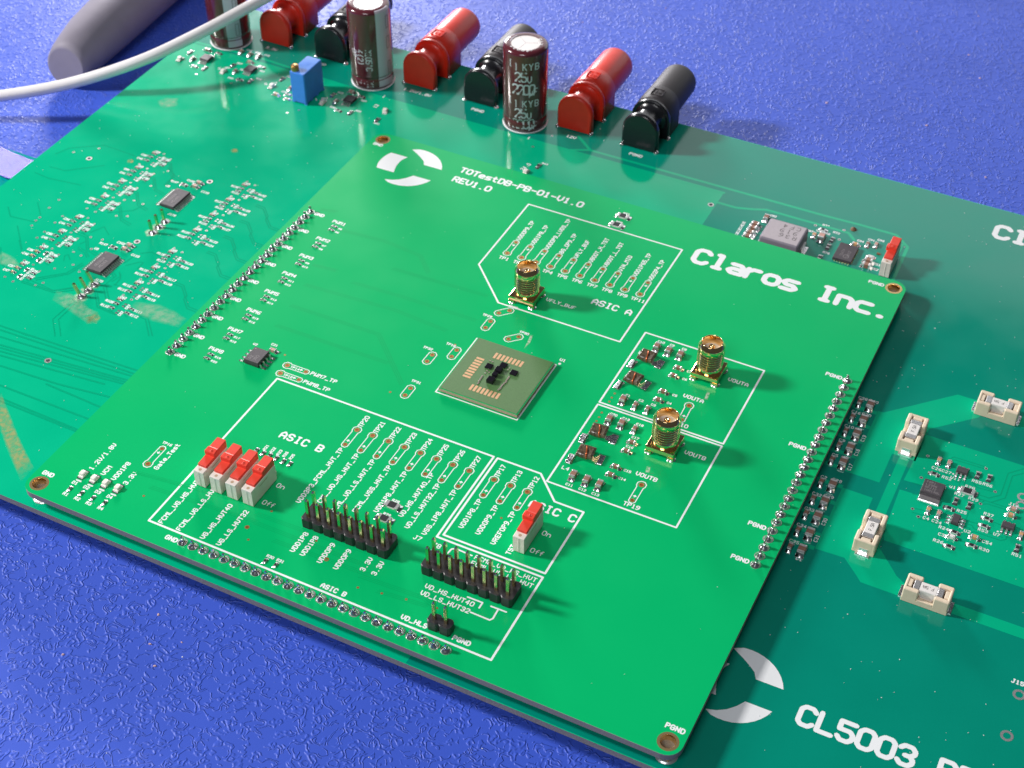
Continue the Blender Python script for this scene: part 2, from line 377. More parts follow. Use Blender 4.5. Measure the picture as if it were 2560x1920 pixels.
part(slab('substrate', outline(BX0, BX1, BY0, BY1, 3.2), [(x, y, 1.55) for x, y in HOLES], -1.6, 0, 'mask_upper', 'fr4_edge', 'fr4_light'), 'substrate', up)
LX0, LX1, LY0, LY1 = -120.5, 215.0, -3.6, 194.8
part(slab('substrate', outline(LX0, LX1, LY0, LY1, 1.5), [(161.35, 31.9, .72), (161.3, 42.1, .72), (150.4, 93.6, .62), (150.6, 91.1, .62)], ZL-1.6, ZL, 'mask_lower', 'fr4_edge', 'fr4_edge'), 'substrate', lo)
# dark areas without copper, then the copper pours on top of them
DZ = ZL + 0.012
dk = MB(); dk.add([(x, y, DZ) for x, y in [(-120.2,169.6),(53.9,169.0),(53.9,-3.4),(214.8,-3.4),(214.8,194.6),(-120.2,194.6)]], [tuple(range(6))], 'mask_dark')
part(dk, 'bare_area', lo)
def pour(poly):
    PZ = ZL + 0.026
    a = sum(p[0]*q[1]-q[0]*p[1] for p, q in zip(poly, poly[1:]+poly[:1]))
    if a < 0: poly = poly[::-1]
    mb = MB(); mb.add([(x, y, PZ) for x, y in poly], [tuple(range(len(poly)))], 'mask_lower'); part(mb, 'copper_pour', lo)
pour([(115,105.6),(116.3,105.7),(129.8,119.1),(137.8,119.1),(135.9,113.7),(126.9,105.0),(126.9,93.8),(121.7,93.8),(121.7,84.05),(115,84.0)])
pour([(126.9,103.0),(214.6,103.4),(214.6,68.9),(127.3,68.4),(126.6,71),(126.2,84),(130.3,84.2),(130.3,87.3),(126.2,87.1)])
pour([(123.4,93.7),(125.6,93.7),(125.6,71.1),(123.4,71.1)])
pour([(115,79.05),(121.75,79.0),(121.9,71.0),(126.8,71.0),(127,66.1),(132.35,60.2),(134.6,58.8),(134.7,55.3),(126.3,55.3),(124.9,56.75),(121.4,60.1),(115.2,59.8)])
pour([(144.2,58.4),(214.6,58.8),(214.6,55.8),(144.2,55.6)])
pour([(144.0,118.5),(214.6,118.7),(214.6,114.9),(144.0,114.8)])
for y in (104.75, 99.5, 94.3, 89.2, 84.6, 79.2, 73.85, 69.15, 63.75, 59.8):
    pour([(107,y-.55),(115.05,y-.55),(115.05,y+.55),(107,y+.55)])
def trace(root, pts, wd, z, m, mb=None):
    own = mb is None; mb = mb or MB(); mb.stroke(pts, wd, z, m, 2)
    if own: part(mb, 'copper_trace', root)
for pts in ([(8,176),(13.8,171.3),(81.2,171.3),(90.4,171.6),(100.3,171.6),(104.3,167.9),(104.8,149)], [(54,164.2),(59.2,164.2),(63.3,165.5),(66.6,166.9),(89,166.9),(91.2,164.6)], [(-120,170.2),(-94.5,171.4),(-72.5,169.9),(-46.5,168.8),(-7,168.6),(54,169)], [(13.5,171.3),(8.5,168.8)], [(102.8,168.4),(102.8,152)]):
    trace(lo, pts, 0.85, ZL+0.022, 'mask_lower')
TL = [[(-89.69,55.69),(-79.58,55.94),(-75.57,59.21)],
      [(-88.7,55.16),(-78.89,55.53),(-74.89,58.79)],
      [(-100.53,68.46),(-97.15,65.3)],
      [(-71.52,54.99),(-71.38,47.98),(-66.94,43.32)],
      [(-72.52,54.24),(-72.63,47.35),(-68.17,42.7)],
      [(-82.56,39.97),(-73.72,39.92)],
      [(-86.79,57.91),(-81.03,63.12),(-80.04,68.05)],
      [(-86.08,57.5),(-80.35,62.95),(-79.33,67.62)],
      [(-102.68,63.86),(-97.96,58.53),(-95.73,58.08)],
      [(-69.75,63.15),(-66.04,59.48)],
      [(-69.11,63.47),(-65.4,59.8)],
      [(-69.19,60.14),(-65.5,56.28),(-60.35,55.93)],
      [(-69.7,59.89),(-65.87,55.85),(-60.21,55.52)],
      [(-85.53,74.09),(-84.84,75.79)],
      [(-84.81,66.71),(-85.91,68.54),(-85.42,69.31),(-83.67,67.8)],
      [(-85.16,72.92),(-82.39,72.44),(-80.1,70.92)],
      [(-84.84,72.28),(-82.2,71.73),(-80.48,70.47)],
      [(-69.48,65.57),(-69.2,67.77),(-70.7,68.56)],
      [(-68.81,65.4),(-68.16,68.29),(-69.54,69.4)],
      [(-67.86,64.85),(-66.29,64.88)],
      [(-54.75,57.53),(-52.59,57.4),(-48.13,52.75)],
      [(-54.88,57.95),(-52.48,58.18),(-47.39,53.12)],
      [(-70.6,72.79),(-70.23,75.88)],
      [(-69.63,72.22),(-67.24,75),(-66.44,75.13),(-66.18,72.39)],
      [(-69.58,63.48),(-69.36,66.91),(-70.74,68.02)],
      [(-67.27,64.64),(-67.67,67.5),(-69.2,69.05)],
      [(-69.26,77.96),(-67.05,79.6),(-64.47,79.03)],
      [(-117.14,103.58),(-115.52,107.54),(-107.82,113),(-101.32,112.78),(-96.82,112.53)],
      [(-114.63,98.02),(-109.75,98.33),(-101.74,105.11)],
      [(-116.51,94.02),(-111.4,93.56),(-101.57,94.91)],
      [(-85.58,111.99),(-81.96,110.16),(-81.6,104.94)],
      [(-84.74,112.42),(-81.6,109.13),(-81.04,105.21)],
      [(-112.49,78.38),(-109.25,75.45),(-101.66,76.44)],
      [(-104.98,73.1),(-97.48,65.92)],
      [(-106.88,83.5),(-102.55,79.38)],
      [(-87.48,88.08),(-82.14,91.9),(-80.97,95.35)],
      [(-88.18,56.94),(-79.59,56.17),(-75.6,59.69)],
      [(-81.33,80.55),(-84.54,82.8),(-86.21,79.2)]]
for pts in TL: trace(lo, pts, 0.26, ZL+0.018, 'trace_lower')
TB = [[(-82.41,39.79),(-43.4,41.55)],
      [(-81.42,38.62),(-43.15,40.33)],
      [(-79.73,36.63),(-43.14,39.45)],
      [(-77.78,34.34),(-43.25,37.84)],
      [(-77.09,33.53),(-43.37,37.12)],
      [(-76.26,32.56),(-43.48,36.4)],
      [(-75.31,31.43),(-47.2,34.36)],
      [(-72.87,28.57),(-56.74,29.58)],
      [(-56.74,29.58),(-43.59,31.38)],
      [(-59.12,28.39),(-43.1,27.78)],
      [(-68.39,23.3),(-43.31,23.45)],
      [(-65.54,19.95),(-43.52,19.61)],
      [(-64.9,19.19),(-43.4,19.05)]]
for pts in TB: trace(lo, pts, 0.5, ZL+0.020, 'trace_lower')
TR3 = [[(148.7,102.2),(145.94,99.29),(145.99,92.09),(143.97,90.09),(141.36,90.11)],
      [(149.01,100.82),(146.97,98.87),(147.07,91.65),(144.66,89.04),(141.32,88.93)],
      [(133.14,97.16),(133.32,97.77),(134.15,98.88),(140.93,99)],
      [(133.96,97.05),(134.03,97.61),(134.47,98.09),(140.98,98.34)],
      [(139.73,93.13),(140.88,92.03),(144.61,92.4)],
      [(140.79,92.82),(144.18,92.85)],
      [(128,87.25),(129.86,87.34)],
      [(128.92,83.95),(130.28,84.22)],
      [(134.8,89.99),(137.14,90.32)],
      [(137.23,92.55),(137.34,90.42)],
      [(138.21,93.04),(138.29,91.4)],
      [(133.55,93.07),(135.12,92.16),(136.8,91.66),(137.23,92.55)],
      [(128.9,96.6),(130.61,96.94)],
      [(129.02,96.14),(130.88,96.37)],
      [(143.22,88.73),(142.65,87.95)],
      [(144.66,89.04),(147.78,89.06)],
      [(142.85,87.57),(143.99,88.22),(147.94,88.4)],
      [(141.09,84.24),(141.11,82)],
      [(130.03,80),(132.95,80.49)],
      [(130.38,78.72),(135.06,79.13)],
      [(132,77.6),(137.75,77.92)],
      [(137.17,82.6),(136.56,81.65)],
      [(131.91,77.93),(137.02,78.26),(137.78,77.84)],
      [(136.17,79.43),(137.71,79.72)],
      [(136.99,76.34),(137.09,73.56)],
      [(137.82,76.44),(137.92,73.66)],
      [(141.34,81.54),(143.97,81.74)],
      [(141.55,80.68),(142.61,80.74),(143.24,79.94),(147.59,80.39),(149.11,80.21)],
      [(141.54,79.88),(142.44,79.7),(142.53,78.48)],
      [(143.1,78.77),(143.43,79.17),(149.03,79.23),(149.9,79.98),(149.93,80.78)],
      [(146.36,83.73),(148.12,83.5)],
      [(141.43,75.27),(142.86,75.52)],
      [(151.57,81.44),(152.54,81.3)],
      [(153.3,77.5),(154.22,77.66)]]
for pts in TR3: trace(lo, pts, 0.22, ZL+0.034, 'trace_lower')
# differential pairs at the pin strip
for k in range(8):
    y = [107.5,100,92.5,85.2,71.2,64.2,57.4,50.4][k] + 3
    if k < 5:
        for d in (0, .75):
            trace(lo, [(-54.5,y-2.6+d),(-52,y-2.7+d),(-49,y-5.6+d),(-48.8,y-6.4+d),(-46,y-9+d),(-41,y-9.2+d)], 0.26, ZL+0.018, 'trace_lower')
            trace(lo, [(-91,y+4-d),(-86,y+3.6-d),(-82.5,y-.5-d),(-79,y-1.4-d)], 0.26, ZL+0.018, 'trace_lower')
TU = [[(-35.03,109.81),(-30.76,110.83)],
      [(-25.59,104.59),(-13.95,105.59),(-2.61,104.4),(2.53,99.25)],
      [(-24.62,89.21),(-18.04,89.94)],
      [(-12.4,87.71),(0.84,88.4),(21.28,88.53)],
      [(-22.28,81.76),(2.18,83.24),(16.93,82.12)],
      [(-21.02,73.54),(3.19,73.83),(16.52,61.32)],
      [(-20.27,65.8),(-3.42,65.92),(10.44,66.11)],
      [(-6.27,96.87),(16.48,97.73),(19.59,97.81)],
      [(-20.63,11.8),(-0.67,14.27),(7.76,15.18)],
      [(-15.12,9.65),(10.28,11.38)],
      [(9.02,13.27),(20.62,13.71),(38.65,14.73)],
      [(10.46,11.11),(35.26,11.33)],
      [(16.27,8.71),(39,9.53)],
      [(36.94,8.49),(51.01,9.27),(53.82,8.41)],
      [(41.98,6.71),(52.6,7.8)]]
for pts in TU:
    for d in (-.42, 0, .42): trace(up, [(x + d*.5, y + d) for x, y in pts], 0.20, 0.004, 'trace_upper')

# corner holes: gold rings and plated barrels
def ring_me():
    mb = MB(); mb.disc(0,0,0.02,2.05,32,'ring_gold',1.5); mb.lathe([(1.5,0.02),(1.45,-.1),(1.45,-1.6)],32,'gold')
    mb.lathe([(2.05,.02),(2.05,.0)],32,'ring_gold'); return mb.mesh('mounting_ring')
for x, y in HOLES: part(cached('ring', ring_me), 'mounting_ring', up, (x, y, 0))
# the spring pins and pads under the corner holes
def post_me():
    mb = MB(); mb.lathe([(2.2,0.0),(2.2,.12),(1.2,.12)],24,'tin'); mb.lathe([(1.15,.1),(1.15,1.6),(1.0,2.54)],16,'gold')
    for k in range(4):
        a = .6 + k*math.pi/2; mb.box(1.5*math.cos(a)-.2,1.5*math.cos(a)+.2,1.5*math.sin(a)-.2,1.5*math.sin(a)+.2,.1,2.5,'gold')
    return mb.mesh('spring_socket')
for x, y in HOLES: part(cached('post', post_me), 'spring_socket', lo, (x, y, ZL))
# feet that carry the lower board
def foot_me():
    mb = MB(); mb.lathe([(3.0,0),(3.2,.5),(3.2,-ZM+ZL-1.6)],6,'black_matte',smooth=False,cap0=True); return mb.mesh('standoff')
for x, y in ((-114,40),(-114,188),(60,60),(60,188),(205,40),(205,188),(-20,40)): part(cached('foot', foot_me), 'standoff', lo, (x, y, ZM))
# the three 25-pin strips between the boards and their solder joints on top
def joint_me(v):
    r = random.Random(v); j = lambda a: a*(1 + r.uniform(-.10,.10)); mb = MB()
    n = 12; prof = [(j(.98),0),(j(.90),.22),(j(.66),.52),(j(.44),.85),(j(.34),1.1)]
    rings = [[(q*math.cos(2*math.pi*k/n)*(1+.06*math.sin(k*2+v)), q*math.sin(2*math.pi*k/n), h) for k in range(n)] for q, h in prof]
    mb.loft(rings, 'solder', False, True, True)
    mb.loft([[(sx*.30,sy*.30,.8) for sx, sy in ((-1,-1),(1,-1),(1,1),(-1,1))], [(sx*.29,sy*.29,1.45) for sx, sy in ((-1,-1),(1,-1),(1,1),(-1,1))], [(sx*.14,sy*.14,1.75) for sx, sy in ((-1,-1),(1,-1),(1,1),(-1,1))]], 'solder', False, True)
    mb.disc(0,0,.01,1.12,16,'tin'); return mb.mesh('solder_joint')
JM = [joint_me(k) for k in range(5)]
P = 2.54
for n in range(25):
    for x, y in ((n*P, 0.0), (-36.9, 46.73 + n*P), (106.47, 107.61 - n*P)):
        part(random.choice(JM), 'solder_joint', up, (x, y, 0), random.uniform(-.4,.4))
for x0, x1, y0, y1 in ((-1.27,62.2,-1.25,1.25),(-38.15,-35.65,45.4,109.0),(105.2,107.7,45.4,108.9)):
    mb = MB(); mb.box(x0,x1,y0,y1,ZL+.02,-1.62,'black_plastic'); part(mb, 'pin_strip', up)

# ================================================================== printing on the upper board
OW = 0.42
def closed(root, pts, wd=OW, z=0.012, name='box_outline', m='silk', close=True):
    mb = MB(); mb.stroke(pts + ([pts[0]] if close else []), wd, z, m, 4); return part(mb, name, root)
closed(up, [(12.03,135.95),(54.9,135.9),(54.9,96.8),(23.05,96.8),(12.03,107.85)])
closed(up, [(59.0,102.55),(88.5,102.4),(88.5,75.95),(59.0,75.95)])
closed(up, [(59.0,75.15),(88.5,75.15),(88.5,48.75),(59.0,48.7)])
closed(up, [(-9.72,50.2),(45.66,50.1),(45.62,24.5),(69.7,24.5),(69.7,1.8),(-9.72,1.75)], .46)
closed(up, [(46.58,50.08),(56.9,50.1),(63.0,44.1),(69.68,44.1),(69.65,25.6),(46.6,25.56)], .46)
closed(up, [(24.5,82.95),(45.05,82.85),(45.05,62.5),(24.6,62.5)], .30)
for pts in ([(58.6,13.35),(61.9,13.4),(61.9,11.95)], [(60.9,10.25),(65.1,10.2),(65.5,10.8),(65.4,13.35)], [(63.8,13.35),(67.1,13.4)], [(49.7,21.4),(49.9,22.9),(50.6,23.4),(54.4,23.2)]):
    closed(up, pts, .36, name='pointer_line', close=False)
def logo(root, ox, oy, k, z, jag=0.0):
    def arc(a0, a1, r, n=9): return [(r*math.cos(math.radians(a0+(a1-a0)*i/n)), r*math.sin(math.radians(a0+(a1-a0)*i/n))) for i in range(n+1)]
    blades = [[(-7.65,3.9),(-2.65,3.95),(-3.3,2.6),(-3.5,1.2),(-3.45,-.6),(-3.05,-2.3),(-2.5,-3.85),(-7.72,-3.75)] , ]
    blades[0] = [(-2.65,3.95),(-3.3,2.6),(-3.55,1.2),(-3.45,-.6),(-3.05,-2.3),(-2.5,-3.85)] + arc(207,153,8.65)
    blades[1:] = [[(-3.35,7.75)] + arc(100,19.0,8.85)[0:] + [(2.97,2.8),(2.2,4.2),(.97,5.15),(-.6,6.2),(-2,7.0)]]
    blades.append([(-3.1,-7.6),(-1.2,-7.0),(.45,-5.95),(1.8,-4.5),(2.9,-2.8)] + arc(-18.5,-102,8.55))
    for b in blades:
        poly = [(ox+x*k, oy+y*k) for x, y in b]
        a = sum(p[0]*q[1]-q[0]*p[1] for p, q in zip(poly, poly[1:]+poly[:1]))
        if a < 0: poly = poly[::-1]
        mb = MB(); mb.add([(x, y, z) for x, y in poly], [tuple(range(len(poly)))], 'silk'); part(mb, 'logo_blade', root)
logo(up, -23.9, 136.5, 1.0, 0.012)
text(up, 'Claros Inc.', 58.7, 132.85, 0, 5.2, 4.62, 1.42, gw=.66)
text(up, 'TOTestDB-PB-01-V1.0', -10.9, 140.85, 0, 2.05, 1.905, .46, gw=.66)
text(up, 'REV1.0', -10.7, 136.3, 0, 2.05, 1.905, .46, gw=.66)
text(up, 'ASIC A', 43.2, 106.65, 0, 1.85, 1.75, .36, gw=.66); text(up, 'ASIC B', .95, 34.55, 0, 1.85, 1.85, .38, gw=.66); text(up, 'ASIC C', 58.7, 40.6, 0, 1.85, 1.80, .38, gw=.66)
for s, x, y in (('GND',-38.15,2.55),('PGND',104.95,2.7),('PGND',100.45,144.3),('GND',-38.1,141.75),('PGND',101.5,107.4),('PGND',101.4,82.05),('PGND',101.4,56.3),('PGND',101.4,46.2),('GND',-3.85,-.75),('PGND',60.8,2.85),('ASIC B',31.3,2.6),('VD_HLS',49.4,2.85)):
    text(up, s, x, y, adv=.98)
for k in range(9): text(up, 'GND', -35.35, 46.2 + k*3*P + (.0 if k else .1), adv=.95)
for k in range(8):
    y = 106.45 - k*7.83
    text(up, 'PWM%d' % (k+1), -29.5, y, 0, .98, .98, .22)
VD = [('VDD0P9_TP',28.31),('VDD1P8_TP',32.3),('VDD0P9_LVDS_TP',36.3),('BG_0P9_TP',40.28),('VFLY_BUF',44.28)]
AX = [16.33 + 4.0*i - .03 for i in range(10)]
AN = ['VDD0P9_TP','VDD1P8_TP','VDD0P9_LVDS_TP','BG_0P9_TP','VFLY_BUF','VBOOT_H_TST','VBOOT_L_TST','VIN_MID','VDD1P65_TP','VDD2P4_TP']
AT = ['TP1','TP2','TP3','TP4','TP5','TP6','TP7','TP8','TP9','TP11']

def cap_outline(mb, x0, y0, x1, y1, r0, r1, wd=.2, z=.012, nar=None):
    """the pill round a pair of pads: an octagon end of r0 and one of r1"""
    L = math.hypot(x1-x0, y1-y0); c, s_ = (x1-x0)/L, (y1-y0)/L; nar = nar or r1*.92
    def T(u, v): return (x0 + u*c - v*s_, y0 + u*s_ + v*c)
    q = .414
    pts = [T(r0*.85,nar) if r0 > r1 else T(r0*q,r0), T(r0*q,r0), T(-r0*q,r0), T(-r0,r0*q), T(-r0,-r0*q), T(-r0*q,-r0), T(r0*q,-r0), T(r0*.85,-nar) if r0 > r1 else T(r0*q,-r0),
           T(L+r1*q,-nar), T(L+r1,-r1*q), T(L+r1,r1*q), T(L+r1*q,nar)]
    mb.stroke(pts + [pts[0]], wd, z, 'silk', 3)
def pad_me(r, rh):
    mb = MB(); mb.disc(0,0,.03,r,20,'copper_pad',rh); mb.lathe([(r,.03),(r,0)],20,'copper_pad'); mb.lathe([(rh,.03),(rh*.92,.004)],20,'copper_hole'); mb.disc(0,0,.006,rh*.93,16,'copper_hole'); return mb.mesh('test_pad')
def pad(x, y, r=.56, rh=.33): part(cached(('pad', r, rh), lambda: pad_me(r, rh)), 'test_pad', up, (x, y, 0))
def arrow(mb, x, y, d):
    mb.stroke([(x-.36,y),(x+.36,y)], .17, .012, 'silk', 2); mb.stroke([(x,y-.3*d),(x,y+.3*d)], .17, .012, 'silk', 2); mb.stroke([(x-.3,y+.02),(x,y+.34*d),(x+.3,y+.02)], .17, .012, 'silk', 2)
def testpoint(xb, yb, xs, ys, r0=.98, r1=.8, tick=True):
    mb = MB(); cap_outline(mb, xb, yb, xs, ys, r0, r1)
    L = math.hypot(xs-xb, ys-yb)
    if tick and abs(xs-xb) < .6: arrow(mb, xs, ys + (1.25 if yb > ys else -1.25), 1 if yb > ys else -1)
    elif tick: arrow(mb, xs - 1.25*(1 if xs > xb else -1), ys, 1)
    part(mb, 'pad_outline', up); pad(xb, yb, .64, .36); pad(xs, ys, .52, .32)
for x, a, b in zip(AX, AN, AT):
    testpoint(x, 115.03, x, 119.95)
    text(up, a, x+.5, 121.15, 90, .98, .985, .21); text(up, b, x-1.05 - (.3 if len(b) > 3 else 0), 112.35, 0, .98, .93, .21)
BXS = [15.05 + 3.975*i for i in range(8)]
BN = ['VDD3P3_FCML_HVT_TP','FCML_VD_HS_HVT_TP','FCML_VD_LS_HVT_TP','FCML_VSS_HVT_TP','VDD1P8_HVT_TP','VD_HS_HVT40_TP','VD_LS_HVT32_TP','VSS_1P8_HVT_TP']
BE = [37.6,37.6,37.6,37.6,37.6,38.9,37.6,37.6]
for i, (x, a) in enumerate(zip(BXS, BN)):
    testpoint(x, 44.0, x, 38.96)
    xo = 1.75 if i == 5 else 0.5
    text(up, a, x+xo, BE[i] - len(a)*1.0 + (1.2 if i == 5 else .3), 90, .98, 1.0, .21); text(up, 'TP%d' % (20+i), x+.5, 45.2, 90, .98, .95, .21)
for x, a, b, e in ((48.8,'VDD1P8_TP','TP17',37.7),(52.7,'VDD0P9_TP','TP13',37.7),(56.7,'VREF0P9_TP','TP12',37.7)):
    testpoint(x, 44.05, x, 39.08); text(up, a, x+.5, e-len(a)*1.0+.2, 90, .98, 1.0, .21); text(up, b, x+.5, 45.25, 90, .98, .95, .21)
testpoint(77.4,83.88,77.6,78.95); testpoint(77.4,56.69,77.4,51.74)
text(up,'VOUTA',75.1,86.0,0,1.0,1.0,.22); text(up,'VOUTB',75.1,58.9,0,1.0,1.0,.22); text(up,'TP19',76.1,49.75,0,1.0,.95,.21); text(up,'TP10',76.1,77.0-.1,0,1.0,.95,.21)
text(up,'VOUTA',82.2,95.6,0,1.0,1.0,.19); text(up,'VOUTB',82.0,69.45,0,1.0,1.0,.19); text(up,'VFLY_BUF',32.9,102.7,0,.98,.98,.17)
testpoint(-10.1,55.0,-5.12,55.05); testpoint(-10.05,52.03,-5.1,52.05)
text(up,'PWM7_TP',-3.75,54.75,0,.98,1.0,.22); text(up,'PWM8_TP',-3.75,51.65,0,.98,1.0,.22); text(up,'TP14',-9.1,54.7,0,.6,.62,.16); text(up,'TP15',-9.1,51.7,0,.6,.62,.16)
testpoint(-19.7,14.96,-19.7,20.04); text(up,'Gate_Test',-16.85,14.5,90,.98,.95,.21); text(up,'TP16',-20.7,21.5,0,.6,.62,.16)
for a, b, s, sx, sy in (((24.9,93.4),(26.8,95.35),'TP28',25.8,96.6),((24.53,89.8),(24.5,87.2),'TP29',21.8,91.0),((31.2,86.0),(33.0,87.78),'TP30',32.4,89.3),((17.95,73.1),(17.92,70.6),'TP32',14.8,74.4),((22.22,77.1),(22.2,74.6),'TP18',19.0,77.9),((19.0,60.97),(19.0,58.4),'TP31',18.0,63.1)):
    mb = MB(); cap_outline(mb, a[0], a[1], b[0], b[1], 1.0, 1.0, .2, nar=1.0); part(mb, 'pad_outline', up); pad(*a); pad(*b); text(up, s, sx, sy, 0, .62, .62, .17)
# labels beside the switches, headers and lamps
for s, x, y in (('FCML_VG_HS_HVT',-6.75,2.35),('FCML_VG_LS_HVT',-2.3,2.35),('VG_HS_HVT40',3.4,2.65),('VG_LS_HVT32',7.4,2.65),('VDD1P8',21.75,7.9),('VDD1P8',24.1,7.95),('VDD0P9',28.2,7.85),('VDD0P9',32.0,7.9),('3.3V',37.0,9.9),('3.3V',39.6,10.0),('TST',61.2,26.85),
                ('1.2V/1.8V',-29.2,8.2),('VCM',-25.95,8.1),('VDD1P8',-23.05,7.9),('3.3V',-20.0,7.95)):
    text(up, s, x, y, 90, .98, .97, .21)
text(up,'VD_HS_HVT40',49.85,11.7,0,1.0,1.005,.2); text(up,'VD_LS_HVT32',49.9,9.8,0,1.0,1.0,.2); text(up,'FCML_VD_HS_HVT',55.2,22.7,0,.98,1.0,.18); text(up,'FCML_VD_LS_HVT',55.2,21.05,0,.98,1.0,.18)
text(up,'J7',41.5,21.9,0,1.0,.95,.18); text(up,'J8',46.0,21.9,0,1.0,.95,.18)
for x, y in ((8.5,21.6),(64.55,34.65)): text(up,'On',x,y,0,1.1,1.05,.17)
for x, y in ((8.5,16.2),(64.4,29.4)): text(up,'Off',x,y,0,1.1,.98,.17)
text(up,'U1',45.1,84.6,0,.75,.75,.2); mb = MB(); mb.disc(45.6,83.55,.012,.34,14,'silk'); part(mb,'orientation_dot',up)
text(up,'L4',60.2,53.5,0,.9,.9,.17); text(up,'L1',60.4,95.0,0,.9,.9,.17)
for s, x, y in (('C10',62.85,100.75),('C9',65.85,100.85),('C8',68.9,100.8),('C7',72.8,94.1),('C6',72.8,91.25),('C5',72.8,85.25),('C4',72.65,82.3),('C1',63.4,80.5),('C2',66.7,80.3),('C3',69.7,80.2),('C20',62.75,73.4),('C19',65.75,73.3),('C18',69.2,73.0),('C17',69.9,68.8),('C16',69.9,65.7),('C15',72.35,58.8),('C14',72.25,56.15),('C11',62.95,49.55),('C12',66.0,49.55),('C13',69.0,49.55),('R26',5.4,29.8),('R25',7.05,29.8),('R28',32.45,29.05),('R29',32.7,24.95),('R30',17.4,4.4),('R31',19.8,4.4),('R57',35.6,143.2),('R58',35.4,139.1),('U2',-21.2,57.6),('C21',-17.35,59.4)):
    text(up, s, x, y, 90 if s in ('R26','R25') else 0, .58, .58, .15)
for x in (.2, 1.95, 3.65): text(up, 'R2%d' % int(1 + x/1.7), x+.3, 29.7, 90, .58, .58, .15)
for k, x in enumerate((-30.4,-27.4,-24.4,-21.35)):
    text(up, 'R%d' % (1+k), x, -.3, 0, .7, .72, .19); text(up, 'D%d' % (1+k), x-.3, 3.15, 0, .7, .72, .19)
    mb = MB(); mb.stroke([(x+.05,4.35),(x+1.15,4.35)], .42, .012, 'silk', 2); part(mb, 'orientation_bar', up)
# vias
def via_me(r, rh, m):
    mb = MB(); mb.disc(0,0,.02,r,12,m,rh); mb.disc(0,0,.008,rh*1.02,10,'hole_black' if m == 'tin' else 'copper_hole'); return mb.mesh('via')
def via(root, x, y, z, r=.30, rh=.16, m='copper_pad'): part(cached(('via', r, rh, m), lambda: via_me(r, rh, m)), 'via', root, (x, y, z))
for x, y in ((28.66,9.21),(9.48,9.3)): pad(x, y, .5, .26)
for x, y in ((24.16,12.49),(11.57,15.27),(15.52,57.81),(55.12,34.99),(11.6,6.55),(-14.83,6.92),(38.05,5.73),(43.03,6.58),(48.09,7.42),(54.5,8.2),(-12.54,57.81),(20.97,78.61),(60.95,80.08),(60.9,78.52),(60.92,77.1),(60.87,73.1),(60.92,71.5),(60.92,70.1)):
    via(up, x, y, 0, .27, .10)
# ================================================================== small soldered parts
def chip_me(wd, l, h, body, kind='cap'):
    """a chip part lying along y: body, metal ends and the solder that climbs them"""
    mb = MB(); t = l*.24
    if kind == 'cap':
        mb.box(-wd/2,wd/2,-l/2+t,l/2-t,.06,h,body,min(.07,h*.12))
        for s in (-1,1):
            a, b = sorted((s*(l/2-t*1.02), s*l/2)); mb.box(-wd/2-.02,wd/2+.02,a,b,.03,h+.025,'tin',min(.09,h*.14))
    else:
        mb.box(-wd/2,wd/2,-l/2+t*.8,l/2-t*.8,.05,h*.86,'resistor_white'); mb.box(-wd/2+.03,wd/2-.03,-l/2+t,l/2-t,h*.8,h,body)
        for s in (-1,1):
            a, b = sorted((s*(l/2-t), s*l/2)); mb.box(-wd/2-.015,wd/2+.015,a,b,.03,h*.97,'tin',min(.07,h*.14))
    f = min(.55, l*.30)
    for s in (-1,1):
        y0 = s*l/2; y1 = s*(l/2+f); w0 = wd/2; w1 = wd/2+.14
        vs = [(-w0,y0,h*.72),(w0,y0,h*.72),(w1,y0,.02),(-w1,y0,.02),(-w1,y1,.02),(w1,y1,.02),(-w0,s*(l/2+f*.35),h*.30),(w0,s*(l/2+f*.35),h*.30)]
        mb.add(vs, [(0,1,7,6),(6,7,5,4),(1,2,5,7),(0,6,4,3)] if s < 0 else [(1,0,6,7),(7,6,4,5),(2,1,7,5),(6,0,3,4)], 'solder', True)
        mb.add([(-w1,y0-s*.2,.015),(w1,y0-s*.2,.015),(w1,y1+s*.06,.015),(-w1,y1+s*.06,.015)], [(0,1,2,3) if s > 0 else (3,2,1,0)], 'solder')
    return mb.mesh('chip')
def chip(root, x, y, z, size, body='cap_brown', kind='cap', rot=0, label=None):
    me = cached(('chip', size, body, kind), lambda: chip_me(*size, body, kind))
    return part(me, 'chip_capacitor' if kind == 'cap' else 'chip_resistor', root, (x, y, z), math.radians(rot), label)
C08, C06, C04 = (1.25,2.0,1.15), (.82,1.6,.8), (.52,1.0,.45)
R12, R08, R06, R04 = (1.6,3.1,.6), (1.25,2.0,.5), (.8,1.55,.42), (.5,1.0,.34)
for x, y in ((63.5,98.5),(66.5,98.4),(69.45,98.35)): chip(up, x, y, 0, C08)
for x, y in ((63.6,78.6),(63.4,71.5),(66.4,71.4)): chip(up, x, y, 0, C08)
for x, y in ((66.75,78.2),(69.7,78.2),(69.6,71.2)): chip(up, x, y, 0, (.85,1.7,.9))
for x, y in ((63.45,52.4),(66.6,52.3),(69.6,52.3)): chip(up, x, y, 0, C08)
for x, y in ((70.7,94.1),(70.7,91.2),(70.65,85.2),(70.65,82.25),(70.7,67.2),(70.65,64.2),(70.5,58.85),(70.5,56.2)): chip(up, x, y, 0, C06, rot=90)
for x, y in ((36.16,141.8),(36.16,137.7),(33.3,27.75),(33.65,23.75)): chip(up, x, y, 0, R12, 'resistor_black', 'res', 90)
for k in range(8):
    for d in (0, -1.52): chip(up, -28.0, 105.0-k*7.82+d, 0, R04, 'resistor_black', 'res', 90); text(up, 'R%d' % (5+2*k+(1 if d else 0)), -26.6, 104.55-k*7.82+d, 0, .5, .55, .15)
